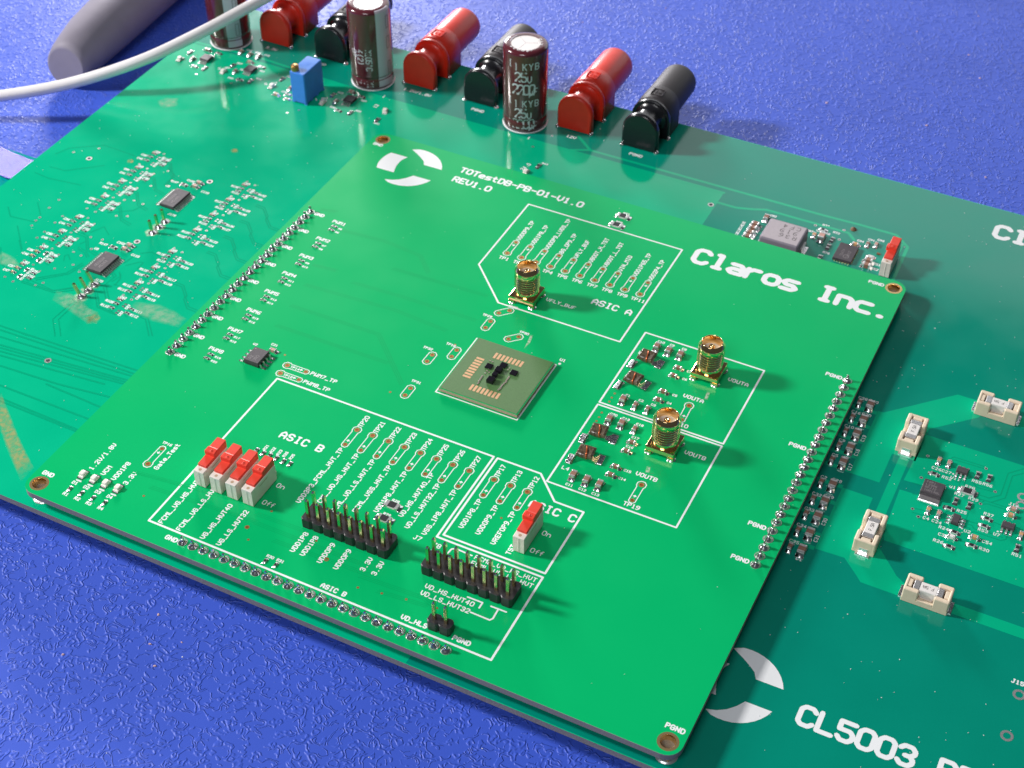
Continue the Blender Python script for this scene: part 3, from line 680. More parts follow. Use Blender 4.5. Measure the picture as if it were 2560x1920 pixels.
for x, y in ((-1.16,28.8),(.61,28.7),(2.26,28.75),(3.95,28.7),(5.85,28.6),(7.55,28.55),(17.85,3.25),(20.3,3.3)): chip(up, x, y, 0, R04, 'resistor_black', 'res')
for x in (-30,-27,-24,-20.95): chip(up, x, 1.62, 0, R04, 'resistor_black', 'res')
chip(up, -15.6, 57.6, 0, C06, 'cap_pink', rot=90)
def led_me():
    mb = MB(); mb.box(-.62,.62,-.95,.95,.05,.35,'led_white'); mb.box(-.6,.6,-.62,.68,.35,.95,'led_white',.18)
    for s in (-1,1): mb.box(-.7,.7,min(s*.9,s*1.35),max(s*.9,s*1.35),.01,.14,'solder')
    return mb.mesh('indicator_lamp')
def led(root, x, y, z, rot=0): part(cached('led', led_me), 'indicator_lamp', root, (x, y, z), math.radians(rot))
for x in (-30,-27,-24,-20.85): led(up, x, 6.1, 0)

# ------------------------------------------------------------------ chips with legs
def lead_me(l, wd, h):
    """a gull wing: out of the body, down, and along the board (towards +x)"""
    mb = MB(); t = .16; pr = [(0,h),(l*.28,h),(l*.5,t+.02),(l,t+.02)]
    top = pr; bot = [(0,h-t),(l*.2,h-t),(l*.42,.02),(l,.02)]
    for (a, b), (c, d) in zip(zip(top, bot), zip(top[1:], bot[1:])):
        mb.add([(a[0],-wd/2,a[1]),(a[0],wd/2,a[1]),(c[0],wd/2,c[1]),(c[0],-wd/2,c[1])], [(0,3,2,1)], 'tin')
        mb.add([(a[0],-wd/2,a[1]),(c[0],-wd/2,c[1]),(d[0],-wd/2,d[1]),(b[0],-wd/2,b[1])], [(0,3,2,1)], 'tin'); mb.add([(a[0],wd/2,a[1]),(c[0],wd/2,c[1]),(d[0],wd/2,d[1]),(b[0],wd/2,b[1])], [(0,1,2,3)], 'tin')
    mb.add([(l,-wd/2,.02),(l,wd/2,.02),(l,wd/2,t+.02),(l,-wd/2,t+.02)], [(0,1,2,3)], 'tin')
    mb.box(l*.45,l+.42,-wd/2-.06,wd/2+.06,.0,.07,'solder'); return mb.mesh('lead')
def ic(root, x, y, z, bx, by, h, n, pitch, lw, ll, rot=0, label=None, marks=(), dot=True):
    mb = MB(); s = .13
    rect = lambda i: [(-bx/2+i,-by/2+i),(bx/2-i,-by/2+i),(bx/2-i,by/2-i),(-bx/2+i,by/2-i)]
    mb.loft([[(a,b,.10) for a,b in rect(s)],[(a,b,h*.55) for a,b in rect(0)],[(a,b,h) for a,b in rect(s)]], 'chip_black', True, True)
    o = part(mb, 'chip', root, (x, y, z), math.radians(rot), label)
    me = cached(('lead', ll, lw, h), lambda: lead_me(ll, lw, h*.6))
    for k in range(n):
        yy = (k-(n-1)/2)*pitch
        sub(me, 'lead', o, (bx/2-.02, yy, 0)); sub(me, 'lead', o, (-bx/2+.02, yy, 0), math.pi)
    mb = MB()
    for tx, mx, my, a, H in marks: glyphs(mb, tx, mx, my, math.radians(a), H, H*.85, H*.13, h+.012, 'print_faint')
    if dot: mb.disc(-bx/2+.6, by/2-.6, h+.012, .18, 12, 'print_faint')
    if mb.v: sub(mb, 'lettering', o)
    return o
ic(up, -17.35, 53.5, 0, 3.95, 4.9, 1.5, 4, 1.27, .42, 1.25, 0, 'small eight-legged black chip left of the test pads marked PWM7_TP', (('A2',-.4,-1.7,90,.75),('7RD',.9,-1.7,90,.75)))
for y, lb in ((100.45,'long black many-legged chip, the one farther from the upper board'),(69.85,'long black many-legged chip nearer the front of the left cluster')):
    ic(lo, -74.75, y, ZL, 4.4, 7.8, 1.1, 12, .65, .26, 1.15, 0, lb, (('AD5024',-.3,-2.2,90,.75),('HC161',.9,-2.2,90,.75)))

# ------------------------------------------------------------------ pin headers
def pin_me(h0, h1):
    a = .32; sq = lambda r, z: [(-r,-r,z),(r,-r,z),(r,r,z),(-r,r,z)]
    mb = MB(); mb.loft([sq(a,h0),sq(a,h1-.35),sq(a*.5,h1)], 'gold_pin', False, True); return mb.mesh('pin')
def header(x0, y0, n, rows, top, label):
    c = .48; pts = []; hw = 1.27; yb, yt = -1.27, rows*P - 1.27
    for i in range(n): xx = i*P; pts += [(xx-hw,yb+c),(xx-hw+c,yb),(xx+hw-c,yb),(xx+hw,yb+c)]
    for i in reversed(range(n)): xx = i*P; pts += [(xx+hw,yt-c),(xx+hw-c,yt),(xx-hw+c,yt),(xx-hw,yt-c)]
    q = []
    for p in pts:
        if not q or math.hypot(p[0]-q[-1][0], p[1]-q[-1][1]) > 1e-6: q.append(p)
    inn = []; m = len(q)
    for k, (x, y) in enumerate(q):            # the edge is broken by a small bevel
        cx = round(x/P)*P; inn.append((x + max(-.12, min(.12, (cx-x)*.2)), y + (.12 if y < (yb+yt)/2 else -.12)))
    mb = MB(); mb.loft([[(x,y,.05) for x,y in q],[(x,y,2.4) for x,y in q],[(x,y,2.52) for x,y in inn]], 'black_plastic', True, True)
    o = part(mb, 'pin_header', up, (x0, y0, 0), 0, label); pm = cached(('pin', top), lambda: pin_me(2.4, top))
    for i in range(n):
        for j in range(rows): sub(pm, 'pin', o, (i*P, j*P, 0))
header(20.54, 15.73, 8, 2, 7.45, 'black two-row pin header left, with tall gold pins, by the label VDD1P8')
header(48.56, 15.71, 8, 2, 7.45, 'black two-row pin header below the ASIC C outline, with tall gold pins')
header(56.32, 4.13, 2, 1, 7.45, 'small black two-pin header between the labels VD_HLS and PGND')

# ------------------------------------------------------------------ gold threaded coaxial connectors
def coax(cx, cy, label):
    fl = MB(); fl.box(-3.28,3.28,-3.3,3.3,.85,2.15,'gold',.16,True)
    fl.lathe([(2.85,2.15),(2.85,3.3),(2.6,3.55),(2.6,3.8)],40,'gold')
    o = part(fl, 'coax_connector', up, (cx, cy, 0), 0, label)
    prof = [(2.6,3.8)]
    z = 3.8
    while z < 7.2: prof += [(3.02,z+.16),(3.05,z+.30),(2.74,z+.52),(2.72,z+.62)]; z += .68
    prof += [(2.72,7.35),(3.02,7.6),(3.05,8.7),(2.95,9.0),(2.42,9.75),(2.36,9.85),(2.28,9.82),(2.22,9.6),(2.2,7.6)]
    b = MB(); b.lathe(prof, 48, 'gold'); b.lathe([(2.2,7.6),(.7,7.6)], 48, 'ceramic_white', smooth=False); sub(b, 'threaded_barrel', o)
    k = MB(); k.lathe([(.66,7.58),(.66,8.6),(.5,8.75),(.28,8.75),(.25,8.2)], 16, 'gold', cap1=True); sub(k, 'centre_contact', o)
    def leg():
        m = MB(); m.box(-.72,.72,-.72,.72,.03,.86,'gold',.08); m.lathe([(1.05,.01),(.95,.12),(.72,.3)],14,'solder'); return m.mesh('foot')
    for sx in (-1,1):
        for sy in (-1,1): sub(cached('coaxfoot', leg), 'foot', o, (sx*2.6, sy*2.6, 0))
coax(28.45,101.45,'gold threaded coax connector beside the label VFLY_BUF'); coax(77.5,95.6,'gold threaded coax connector beside the right label VOUTA'); coax(77.5,69.2,'gold threaded coax connector beside the right label VOUTB')

# ------------------------------------------------------------------ slide switches: cream body, red slider; y runs from the low front to the back
def sw_body():
    mb = MB(); mb.prism([(-1.25,0),(-.12,0),(-.06,-.07),(.06,-.07),(.12,0),(1.25,0),(1.25,8.9),(-1.25,8.9)], .25, 4.35, 'cream_switch')
    mb.box(-1.25,1.25,.0,8.9,4.35,4.52,'cream_switch',.1)
    mb.box(-1.1,1.1,.25,8.65,0.02,.25,'cream_switch'); mb.box(-1.1,1.1,8.9,9.35,1.2,2.2,'cream_switch'); mb.box(-1.1,1.1,8.9,9.2,.3,.9,'cream_switch')
    mb.disc(0,.78,4.527,.36,18,'switch_hole')
    for s in (-1,1): mb.add([(s*1.2515,2.9,3.45),(s*1.2515,5.7,3.45),(s*1.2515,6.2,3.75),(s*1.2515,2.9,3.62)], [(0,1,2,3) if s > 0 else (3,2,1,0)], 'switch_hole')
    return mb.mesh('slide_switch')
def sw_slider():
    mb = MB()
    def ext(pr, x0, x1):
        n = len(pr); i = .1
        cy = sum(p[0] for p in pr)/n
        r0 = [(x0,y,z) for y,z in pr]; r1 = [(x1,y,z) for y,z in pr]
        ra = [(x0, y + (i if y < cy else -i), z-(i if z > 4.6 else 0)) for y,z in pr]; rb = [(x1, y + (i if y < cy else -i), z-(i if z > 4.6 else 0)) for y,z in pr]
        a0 = [(x0+i,y,z) for y,z in pr]; a1 = [(x1-i,y,z) for y,z in pr]
        mb.loft([ra,a0,a1,rb], 'red_slider', True, True)
    ext([(1.55,4.53),(1.55,5.12),(4.55,5.2),(4.6,6.05),(5.9,6.3),(6.15,6.22),(9.05,6.3),(9.05,4.53)][::-1], -1.12, 1.12)
    mb.box(-1.55,-1.12,4.7,6.4,4.75,5.95,'red_slider',.15)
    mb.lathe([(.46,6.17),(.40,6.24),(.34,6.2),(.2,6.14),(.16,6.3),(0.02,6.34)],16,'red_slider',c=(0,5.25,0))
    return mb.mesh('slider')
def switch(root, x, y, z, label, rot=0):
    o = part(cached('swb', sw_body), 'slide_switch', root, (x, y, z), math.radians(rot), label); sub(cached('sws', sw_slider), 'slider', o); return o
switch(up, -5.63, 14.5, 0, 'red and cream slide switch at the left end of the row of four')
switch(up, -1.6, 14.5, 0, 'red and cream slide switch second from the left in the row of four')
switch(up, 2.4, 14.5, 0, 'red and cream slide switch third from the left in the row of four')
switch(up, 6.35, 14.5, 0, 'red and cream slide switch at the right end of the row of four')
switch(up, 62.45, 28.1, 0, 'lone red and cream slide switch under the words ASIC C')
switch(lo, 102.2, 153.2, ZL, 'lone red and cream slide switch behind the corner marked PGND')

# ------------------------------------------------------------------ the square module U1
mod = MB(); mod.box(25.5,44.6,63.15,82.05,.02,.3,'die'); mod.box(25.2,44.9,62.85,82.35,.3,1.12,'fr4_tan'); mod.add([(25.2,62.85,1.121),(44.9,62.85,1.121),(44.9,82.35,1.121),(25.2,82.35,1.121)],[(0,1,2,3)],'mask_upper')
mo = part(mod, 'square_module', up, (0,0,0), 0, 'square olive green module board soldered at the middle of the upper board')
t = MB(); t.box(25.45,44.65,63.1,82.1,1.122,1.19,'module_green'); sub(t, 'mask_layer', mo)
def mpad(x0, x1, y0, y1):
    m = MB(); m.box(0,x1-x0,0,y1-y0,0,.03,'copper_flat'); return m.mesh('contact_pad')
for k in range(8):
    sub(cached('mpv', lambda: mpad(0,.6,0,1.95)), 'contact_pad', mo, (31.45+.945*k, 77.3, 1.19)); sub(cached('mpv', None), 'contact_pad', mo, (31.45+.945*k, 65.37, 1.19))
    sub(cached('mph', lambda: mpad(0,1.95,0,.6)), 'contact_pad', mo, (28.15, 75.4-.955*k, 1.19))
def die(x, y, a, h):
    m = MB(); m.box(x-a/2,x+a/2,y-a/2,y+a/2,1.22,1.19+h,'die',.05)
    for k in (-.3,.3): m.box(x-a/2-.05,x+a/2+.05,y+k*a-.06,y+k*a+.06,1.19,1.24,'tin')
    sub(m, 'die', mo)
for a in ((32.15,74.2,1.6,.35),(34.95,75.95,1.6,.35),(38.2,74.75,1.6,.35),(34.85,73.75,1.55,.9),(34.8,71.95,1.15,.9),(34.8,69.95,1.65,.95)): die(*a)
def mini():
    m = MB(); m.box(-.16,.16,-.12,.12,0,.16,'tin'); m.box(-.07,.07,-.125,.125,.0,.165,'cap_brown'); return m.mesh('chip_capacitor')
for x, y in [(31.42,76.03),(32.14,75.94),(32.41,72.66),(33.04,72.44),(32.41,71.79),(36.6,75.76),(36.47,75.14)]:
    sub(cached('mini', mini), 'chip_capacitor', mo, (x, y, 1.19))
for a, b, n in (((32.39,70.69),(32.45,68.02),8),((37.91,73.14),(37.69,68.08),16)):
    for k in range(n): sub(cached('mini', mini), 'chip_capacitor', mo, (a[0]+(b[0]-a[0])*k/(n-1)+random.uniform(-.12,.12), a[1]+(b[1]-a[1])*k/(n-1), 1.19))

# ------------------------------------------------------------------ resin-coated coils standing on bent tabs
def coil(cx, cy, lx, ly, rx, ry, tilt, label):
    m = MB(); a = 1.85
    rect = lambda k, i, z: [(k*sx*(a-i), sy*(1.7-i), z + zz) for sx, sy, zz in ((-1,-1,0),(0,-1,-.28),(1,-1,0),(1,1,0),(0,1,.05),(-1,1,0))]
    m.loft([rect(1,.12,1.15),rect(1,0,1.4),rect(1,.05,1.9),rect(1,.4,2.12)], 'coil_resin', True, True)
    o = part(m, 'wound_coil', up, (cx, cy, 0), math.radians(tilt), label)
    w_ = MB(); w_.tube([(-.35,1.3,2.0),(-.1,.7,2.16),(.12,0,2.18),(.35,-.7,2.14),(.5,-1.5,1.95),(.7,-1.75,1.2)], .17, 8, 'copper_wire'); sub(w_, 'winding', o)
    ca, sa = math.cos(math.radians(-tilt)), math.sin(math.radians(-tilt))
    loc = lambda x, y: ((x-cx)*ca-(y-cy)*sa, (x-cx)*sa+(y-cy)*ca)
    for k, (px, py) in ((-1,(lx,ly)),(1,(rx,ry))):
        fx, fy = loc(px, py); t_ = MB()
        P0 = [(k*(a-.15),-1.0,1.55),(k*(a+.25),-1.15,1.05),(fx-k*.35,fy,.32),(fx+k*.6,fy,.16)]
        wv = [.55,.6,1.35,1.35]
        ring = [[(x,y-h,z),(x,y+h,z),(x,y+h,z-.13),(x,y-h,z-.13)] for (x,y,z), h in zip(P0, wv)]
        t_.loft(ring, 'solder', True, True, False); sub(t_, 'bent_tab', o)
        s_ = MB(); s_.box(fx-.75,fx+.75,fy-1.5,fy+1.5,.005,.12,'solder',.05); sub(s_, 'solder_pad', o)
coil(63.1,93.5,60.6,90.9,66.3,93.6,-3,'dark resin-coated coil farthest back of the four, beside the label L1')
coil(63.3,85.2,60.7,83.0,66.2,85.6,-6,'dark resin-coated coil second from the back, left of the label C5')
coil(63.2,66.2,60.6,63.8,66.7,66.5,5,'dark resin-coated coil under the cap marked C20')
coil(63.4,59.0,60.7,56.9,66.6,59.5,4,'dark resin-coated coil nearest the front, beside the label L4')
# ================================================================== lower board: clusters left of the upper board
def lch(dx, dy, cx, cy, size, body, kind, rot): chip(lo, cx+dx, cy+dy, ZL, size, body, kind, rot)
def slab_text(mb, s, x, y, ang=0, H=.66, adv=.60): glyphs(mb, s, x, y, math.radians(ang), H, adv, .19, ZL+.022, 'silk')
def pads(mb, x, y): mb.box(x-.34,x+.34,y-.26,y+.26,ZL+.012,ZL+.05,'solder')
for i, y in enumerate((114.5,106.95,99.5,92.0,81.7,74.45,67.62,60.65)):
    x = -62.4 if i < 4 else -62.7; mb = MB(); r = 130 - 3*i
    lch(0,0,x,y,C04,'cap_pink','cap',90); slab_text(mb, 'C%d' % (69-i), x-.5, y+.65)
    two = i in (3, 5, 6, 7)
    lch(.07,-1.62,x,y,R04,'resistor_black','res',90); slab_text(mb, 'R%d' % r, x-2.9, y-2.0)
    if two: lch(.07,-3.4,x,y,R04,'resistor_black','res',90); slab_text(mb, 'R%d' % (r+1), x-2.95, y-3.85)
    else: lch(.0,-3.0,x,y,R04,'resistor_black','res',90); slab_text(mb, 'R%d' % (r+1), x-1.2, y-4.3)
    slab_text(mb, 'C%d' % (60+i), x+3.8, y-2.2, 90); slab_text(mb, 'C%d' % (80+i), x+3.8, y-5.0, 90)
    lch(4.85,-1.7,x,y,R04,'resistor_black','res',90); slab_text(mb, 'R%d' % (r+2), x+5.75, y-2.1)
    lch(4.75,-3.42,x,y,R04,'resistor_black','res',90); slab_text(mb, 'R%d' % (r+3), x+5.75, y-3.85)
    part(mb, 'lettering', lo)
    for px_, py_ in ((2.38,-.83),(2.35,-1.73),(2.42,-3.58),(2.38,-4.47)):
        m = cached('spad', lambda: MB().box(-.34,.34,-.26,.26,.0,.045,'solder').mesh('solder_pad')); part(m, 'solder_pad', lo, (x+px_, y+py_, ZL+.01))
    via(lo, x-.26, y+1.78, ZL+.02, .34, .17, 'tin'); via(lo, x+2.57, y+1.29, ZL+.02, .34, .17, 'tin')
for i, y in enumerate((115.9,108.2,100.8,93.2,82.85,75.9,68.4,61.0)):
    x = -92.9 if i < 4 else -93.15; mb = MB(); r = 160 - 3*i
    lch(0,0,x,y,C04,'cap_pink','cap',90); slab_text(mb, 'C%d' % (59-i), x-.5, y+.65)
    k = 'cap' if i > 5 else 'res'; bd = 'cap_tan' if i > 5 else 'resistor_black'; sz = C04 if i > 5 else R04
    lch(-.1,-1.8,x,y,sz,bd,k,90); slab_text(mb, 'C%d' % (30+i), x-2.9, y-2.15)
    lch(-.07,-3.62,x,y,sz,bd,k,90); slab_text(mb, 'C%d' % (40+i), x-2.95, y-4.0)
    if i > 5:
        lch(2.4,-1.34,x,y,R04,'resistor_black','res',0); lch(2.52,-4.2,x,y,R04,'resistor_black','res',0)
    else:
        m = cached('spad', None)
        for q in ((2.4,-.9),(2.4,-1.8),(2.5,-3.8),(2.5,-4.7)): part(m, 'solder_pad', lo, (x+q[0], y+q[1], ZL+.01))
    slab_text(mb, 'R%d' % r, x+3.85, y-2.4, 90); slab_text(mb, 'R%d' % (r+1), x+3.85, y-5.1, 90)
    lch(4.78,-1.75,x,y,R04,'resistor_black','res',90); slab_text(mb, 'C%d' % (90+i), x+4.2, y-1.2)
    lch(5.05,-3.72,x,y,R04,'resistor_black','res',90); slab_text(mb, 'C%d' % (99-i), x+4.3, y-3.2)
    part(mb, 'lettering', lo)
    for q in ((2.53,1.0),(5.6,-.3),(-.6,-6.0),(8.3,-5.2)): via(lo, x+q[0], y+q[1], ZL+.02, .34, .17, 'tin')
mb = MB()
for dy in (0, 30.6):
    y = 76.7 + dy
    chip(lo, -77.0, y, ZL, R06, 'resistor_black', 'res', 90); chip(lo, -73.5, y+2.4, ZL, C06, 'cap_pink', 'cap', 90); chip(lo, -73.7, y+.6, ZL, C06, 'cap_pink', 'cap', 90)
    for s, a, b in (('R147',-81.2,y-.2),('C102',-77.4,y+2.1),('C110',-71.0,y-.5),('U3',-81.0,y-2.6),('J179',-73.0,y-12.7)): slab_text(mb, s, a, b)
part(mb, 'lettering', lo)
# three-pin rows
def tall_joint():
    m = MB(); m.lathe([(1.15,0),(1.0,.2),(.6,.5),(.42,.8),(.3,.95)],12,'solder'); m.disc(0,0,.01,1.25,14,'tin')
    sq = lambda r, z: [(-r,-r,z),(r,-r,z),(r,r,z),(-r,r,z)]
    m.loft([sq(.31,.6),sq(.31,3.9),sq(.2,4.15)],'gold_pin',False,True); return m.mesh('upright_pin')
for i, (x, y) in enumerate(((-71.87,86.3),(-71.87,88.95),(-71.82,91.6),(-72.0,57.3),(-72.0,59.85),(-72.0,62.45))):
    o = part(cached('tj', tall_joint), 'upright_pin', lo, (x, y, ZL)); o.rotation_euler = (0.05, -0.03 if i < 3 else -.30, 0)
for x, y in [(-107.48,105.93),(-63.97,34.97),(-73.02,81.44),(-71.65,111.72),(52.71,162.47)]: via(lo, x, y, ZL+.03, .85, .5, 'tin')
for x, y in [(-113.23,106.42),(-108.08,111.02),(-102.56,86.95),(-102.59,82.95),(-101.63,74.78),(-102.09,76.96),(-102.03,78.51),(-97.08,81.56),(-97.06,78.47),(-87.01,94.63),(-81.53,95.36),(-90.58,86.98),(-81.94,89.16),(-96.91,74.1),(-97.05,71.29),(-81.51,78.16),(-81.58,73.74),(-82.23,70.37),(-81.62,66.46),(-78.47,64.91),(-90.78,54.46),(-83.72,57.39),(-69.1,152.26),(-71.28,149.68),(-106.66,155.16),(-94.62,155.67),(1.24,172.91),(-1.21,165.72)]:
    via(lo, x, y, ZL+.02, .36, .19, 'tin')

# ------------------------------------------------------------------ supply clusters along the far edge
for x, y, sz, b, k, r in ((-101.7,171.4,C06,'cap_brown','cap',0),(-98.5,171.2,C06,'cap_brown','cap',0),(-95.6,171.5,C06,'cap_brown','cap',0),(-96.0,167.6,C06,'cap_pink','cap',90),(-91.4,167.0,R06,'resistor_black','res',90),(-99.6,164.0,R06,'resistor_black','res',0),(-97.0,161.3,C06,'cap_brown','cap',0),(-93.4,158.2,R06,'resistor_black','res',90),(-90.1,159.0,R06,'resistor_black','res',0),
                           (-115.4,164.5,R06,'resistor_black','res',0),(-112.4,161.5,C06,'cap_brown','cap',0),(-111.3,167.7,C06,'cap_brown','cap',90),(-107.4,167.8,R06,'resistor_black','res',90),(-106.2,158.8,R06,'resistor_black','res',0),(-109.5,158.4,R06,'resistor_black','res',90),
                           (-82.4,164.1,R06,'resistor_black','res',0),(-79.2,156.0,C06,'cap_pink','cap',90),(-76.3,157.8,R06,'resistor_black','res',90),(-75.2,155.7,R06,'resistor_black','res',90),(-77.3,160.5,C06,'cap_brown','cap',0),(-64.5,163.4,R06,'resistor_black','res',0),(-60.4,167.0,C06,'cap_pink','cap',90),(-61.8,160.5,C06,'cap_pink','cap',0),(-56.6,166.2,R06,'resistor_black','res',90),(-58.9,157.0,R06,'resistor_black','res',90),(-55.2,157.7,R06,'resistor_black','res',0),
                           (-46.5,157.9,R06,'resistor_black','res',0),(4.3,157.9,R06,'resistor_black','res',0)):
    chip(lo, x, y, ZL, sz, b, k, r)
for x, y in ((-100.2,159.7),(-82.9,159.3),(-65.0,158.5),(-46.7,162.7),(2.5,153.7),(-115.8,159.8)): led(lo, x, y, ZL, 20 if x == -46.7 else 0)
for x, y, lb in ((-93.4,164.0,'small black regulator chip between the first capacitor and the blue trimmer'),(-58.5,163.0,'small black regulator chip in front of the middle capacitor'),(-108.6,163.3,'small black regulator chip half hidden behind the white cable')):
    ic(lo, x, y, ZL, 3.0, 3.0, 1.0, 4, .65, .28, .95, 90, lb, (), False)
mb = MB()
for s, x, y in (('R17',-99.3,165.6),('C20',-96.4,163.0),('R19',-97.2,157.6),('R16',-89.4,160.9),('C12',-101,173.3),('C13',-97.8,173.2),('C15',-94.6,173.2),('R11',-90.9,165.0),('R21',-81.9,166.0),('R22',-64,165.2),('C23',-61,162.4),('R24',-54.4,159.2),('R26',-62,157.6),('R27',-55.8,164.5),('C31',-78.8,158.3),('R41',-46.5,156.0),('R43',4.6,159.4)): slab_text(mb, s, x, y)
for s, x, y, a in (('3.3V',-102.3,160.2,38),('5.5V',-85.2,159.2,38),('1.8V',-67.6,158.8,38),('12',-50.0,163.2,90),('24.0',1.4,154.3,78),('1',-51.3,169.0,0),('1',-4.4,168.6,0)): glyphs(mb, s, x, y, math.radians(a), 1.0, .95, .22, ZL+.03)
part(mb, 'lettering', lo)
for s, x, y in (('3.3V',-96.6,176.9),('PGND',-78.9,176.2),('1.2V/1.8V',-47.8,175.25),('PGND',-25.2,174.7),('12V',4.95,174.4),('PGND',24.1,174.3)):
    text(lo, s, x, y, 0, 1.0, 1.0, .22, ZL+.03)
text(lo, 'Claros Inc.', 122.9, 182.3, 0, 5.2, 4.62, 1.42, ZL+.03)
text(lo, 'CL5003_PB_01', 125.6, 17.3, 0, 4.2, 3.78, 1.02, ZL+.03)
logo(lo, 112.5, 20.3, 1.02, ZL+.03)
text(lo, 'J15', 159.3, 44.4, 0, .85, .85, .22, ZL+.04)

# ------------------------------------------------------------------ converter corner behind the upper board
ind = MB(); ind.box(70.3,80.5,149.6,158.6,ZL+.3,ZL+4.3,'inductor_side',.35); ind.box(70.75,80.05,150.05,158.15,ZL+4.28,ZL+4.34,'inductor_grey',.05)
ib = [(70.9,150.2),(79.9,150.2),(79.9,158.0),(70.9,158.0)]
ino = part(ind, 'power_inductor', lo, (0,0,0), 0, 'large grey square inductor printed R36 behind the upper board')
m = MB()
for s, x, y in (('R36',78.6,151.9),('919',78.2,153.9),('CF4',78.4,156.0)): glyphs(m, s, x+.4, y+1.4, math.pi, 1.35, 1.75, .17, ZL+4.345, 'print_dark')
sub(m, 'lettering', ino)
for x in (69.9, 80.2):
    m = MB(); m.box(x,x+.8,152.2,156,ZL+.02,ZL+1.8,'tin',.1); m.box(x-.7,x+1.5,152,156.2,ZL+.01,ZL+.14,'solder'); sub(m, 'terminal', ino)
q = MB(); q.box(88.6,93.4,154.2,161.1,ZL+.04,ZL+.95,'chip_black',.05)
qo = part(q, 'chip', lo, (0,0,0), 0, 'flat square black chip left of the lone switch behind the upper board')
m = MB(); glyphs(m, 'TD474', 90.6, 155.6, math.pi/2, .62, .62, .09, ZL+.965, 'print_faint'); glyphs(m, 'CH212', 92.2, 155.4, math.pi/2, .62, .62, .09, ZL+.965, 'print_faint')
m.disc(91.6,155.9,ZL+.965,.75,20,'print_faint',.62); sub(m, 'lettering', qo)
for k in range(9):
    for x in (88.45, 93.3): sub(cached('qp', lambda: MB().box(0,.25,-.15,.15,0,.3,'gold_pin').mesh('contact')), 'contact', qo, (x, 155+k*.68, ZL+.02))
for k in range(6): sub(cached('qp2', lambda: MB().box(-.15,.15,0,.25,0,.3,'gold_pin').mesh('contact')), 'contact', qo, (89.2+k*.72, 154.05, ZL+.02))
for x, y, sz, b, k, r in ((68.0,162.8,C08,'cap_brown','cap',0),(66.4,158.9,C08,'cap_brown','cap',90),(66.4,157.1,C08,'cap_brown','cap',90),(66.35,154.9,C08,'cap_brown','cap',90),(66.35,153.1,C08,'cap_brown','cap',90),(82.7,165.0,R06,'resistor_black','res',90),(81.4,161.6,C06,'cap_tan','cap',0),(83.5,161.2,(1.5,2.4,1.5),'cap_pink','cap',0),(85.55,153.5,R06,'resistor_black','res',0),
                           (86.1,162.1,R06,'resistor_black','res',0),(86.1,158.8,R06,'resistor_black','res',0),(92.1,162.6,C06,'cap_tan','cap',90),(94.9,164.0,C06,'cap_brown','cap',0),(96.9,164.8,C06,'cap_pink','cap',0),(97.1,159.6,R06,'resistor_white','res',90),(97.1,157.3,C08,'cap_brown','cap',90),(97.2,155.2,C08,'cap_brown','cap',90)):
    chip(lo, x, y, ZL+.02, sz, b, k, r)
mb = MB()
for k, x in enumerate((69.2,71.3,73.4,75.6,77.8,79.8)): slab_text(mb, 'C%d' % (82+k), x-.8, 164.8 if k == 0 else 163.6+.1*k if False else 162.9)
for k in range(4): slab_text(mb, 'C%d' % (12+k), 63.6, 152.4+k*1.75, 90)
for s, x, y in (('R32',82,167),('C95',81.3,164),('C92',83.2,163.8),('R72',85.4,165.2),('R76',85.6,156),('C94',92.0,164.6),('C91',94.4,166.3),('C93',96.6,167.2),('C51',98.6,157.1),('C52',98.6,155.0),('U5',91.2,152.4)): slab_text(mb, s, x, y)
part(mb, 'lettering', lo)
for x, y in ((87.6,167.5),(87.7,163.1),(80.3,166.2)): via(lo, x, y, ZL+.03, .42, .2, 'tin')
b = MB(); b.lathe([(.9,0),(.5,.5),(.15,.7)],7,'flux_dark' if 'flux_dark' in M else 'fuse_dark'); part(b, 'resin_blob', lo, (89.7,168.9,ZL+.02)); b = MB(); b.box(-.45,.45,-.25,.25,0,.4,'fuse_dark'); part(b, 'resin_blob', lo, (98.5,161.6,ZL+.02))

# ------------------------------------------------------------------ decoupling columns right of the upper board
for k, y in enumerate((105.95,100.65,95.65,90.7,85.75,78.2,72.75,67.95,62.75,57.55)):
    chip(lo, 113.0, y, ZL+.026, (1.55,2.25,1.35), 'cap_brown'); chip(lo, 110.5, y, ZL+.026, (.9,1.75,.95), 'cap_brown')
mb = MB()
for s, x, y in (('C38',109.8,107.75),('C40',112.3,107.85),('C16',109.75,102.6),('C20',112.1,102.85),('C10',109.75,97.45),('C9',110.0,92.5),('C5',110.0,87.4),('C2',109.9,79.85),('C28',112.4,80.15),('C32',109.8,74.3),('C29',112.3,74.85),('C33',109.75,69.45),('C34',109.75,64.3),('C35',109.8,59.3),('C1',112.6,55.2)): glyphs(mb, s, x, y, 0, .72, .74, .15, ZL+.04)
for s, x, y in (('C19',115.0,94.6),('C18',115.0,89.7),('C17',115.0,84.7),('C30',115.0,66.8),('C31',115.0,61.6)): glyphs(mb, s, x, y, math.pi/2, .72, .74, .15, ZL+.04)
part(mb, 'lettering', lo)

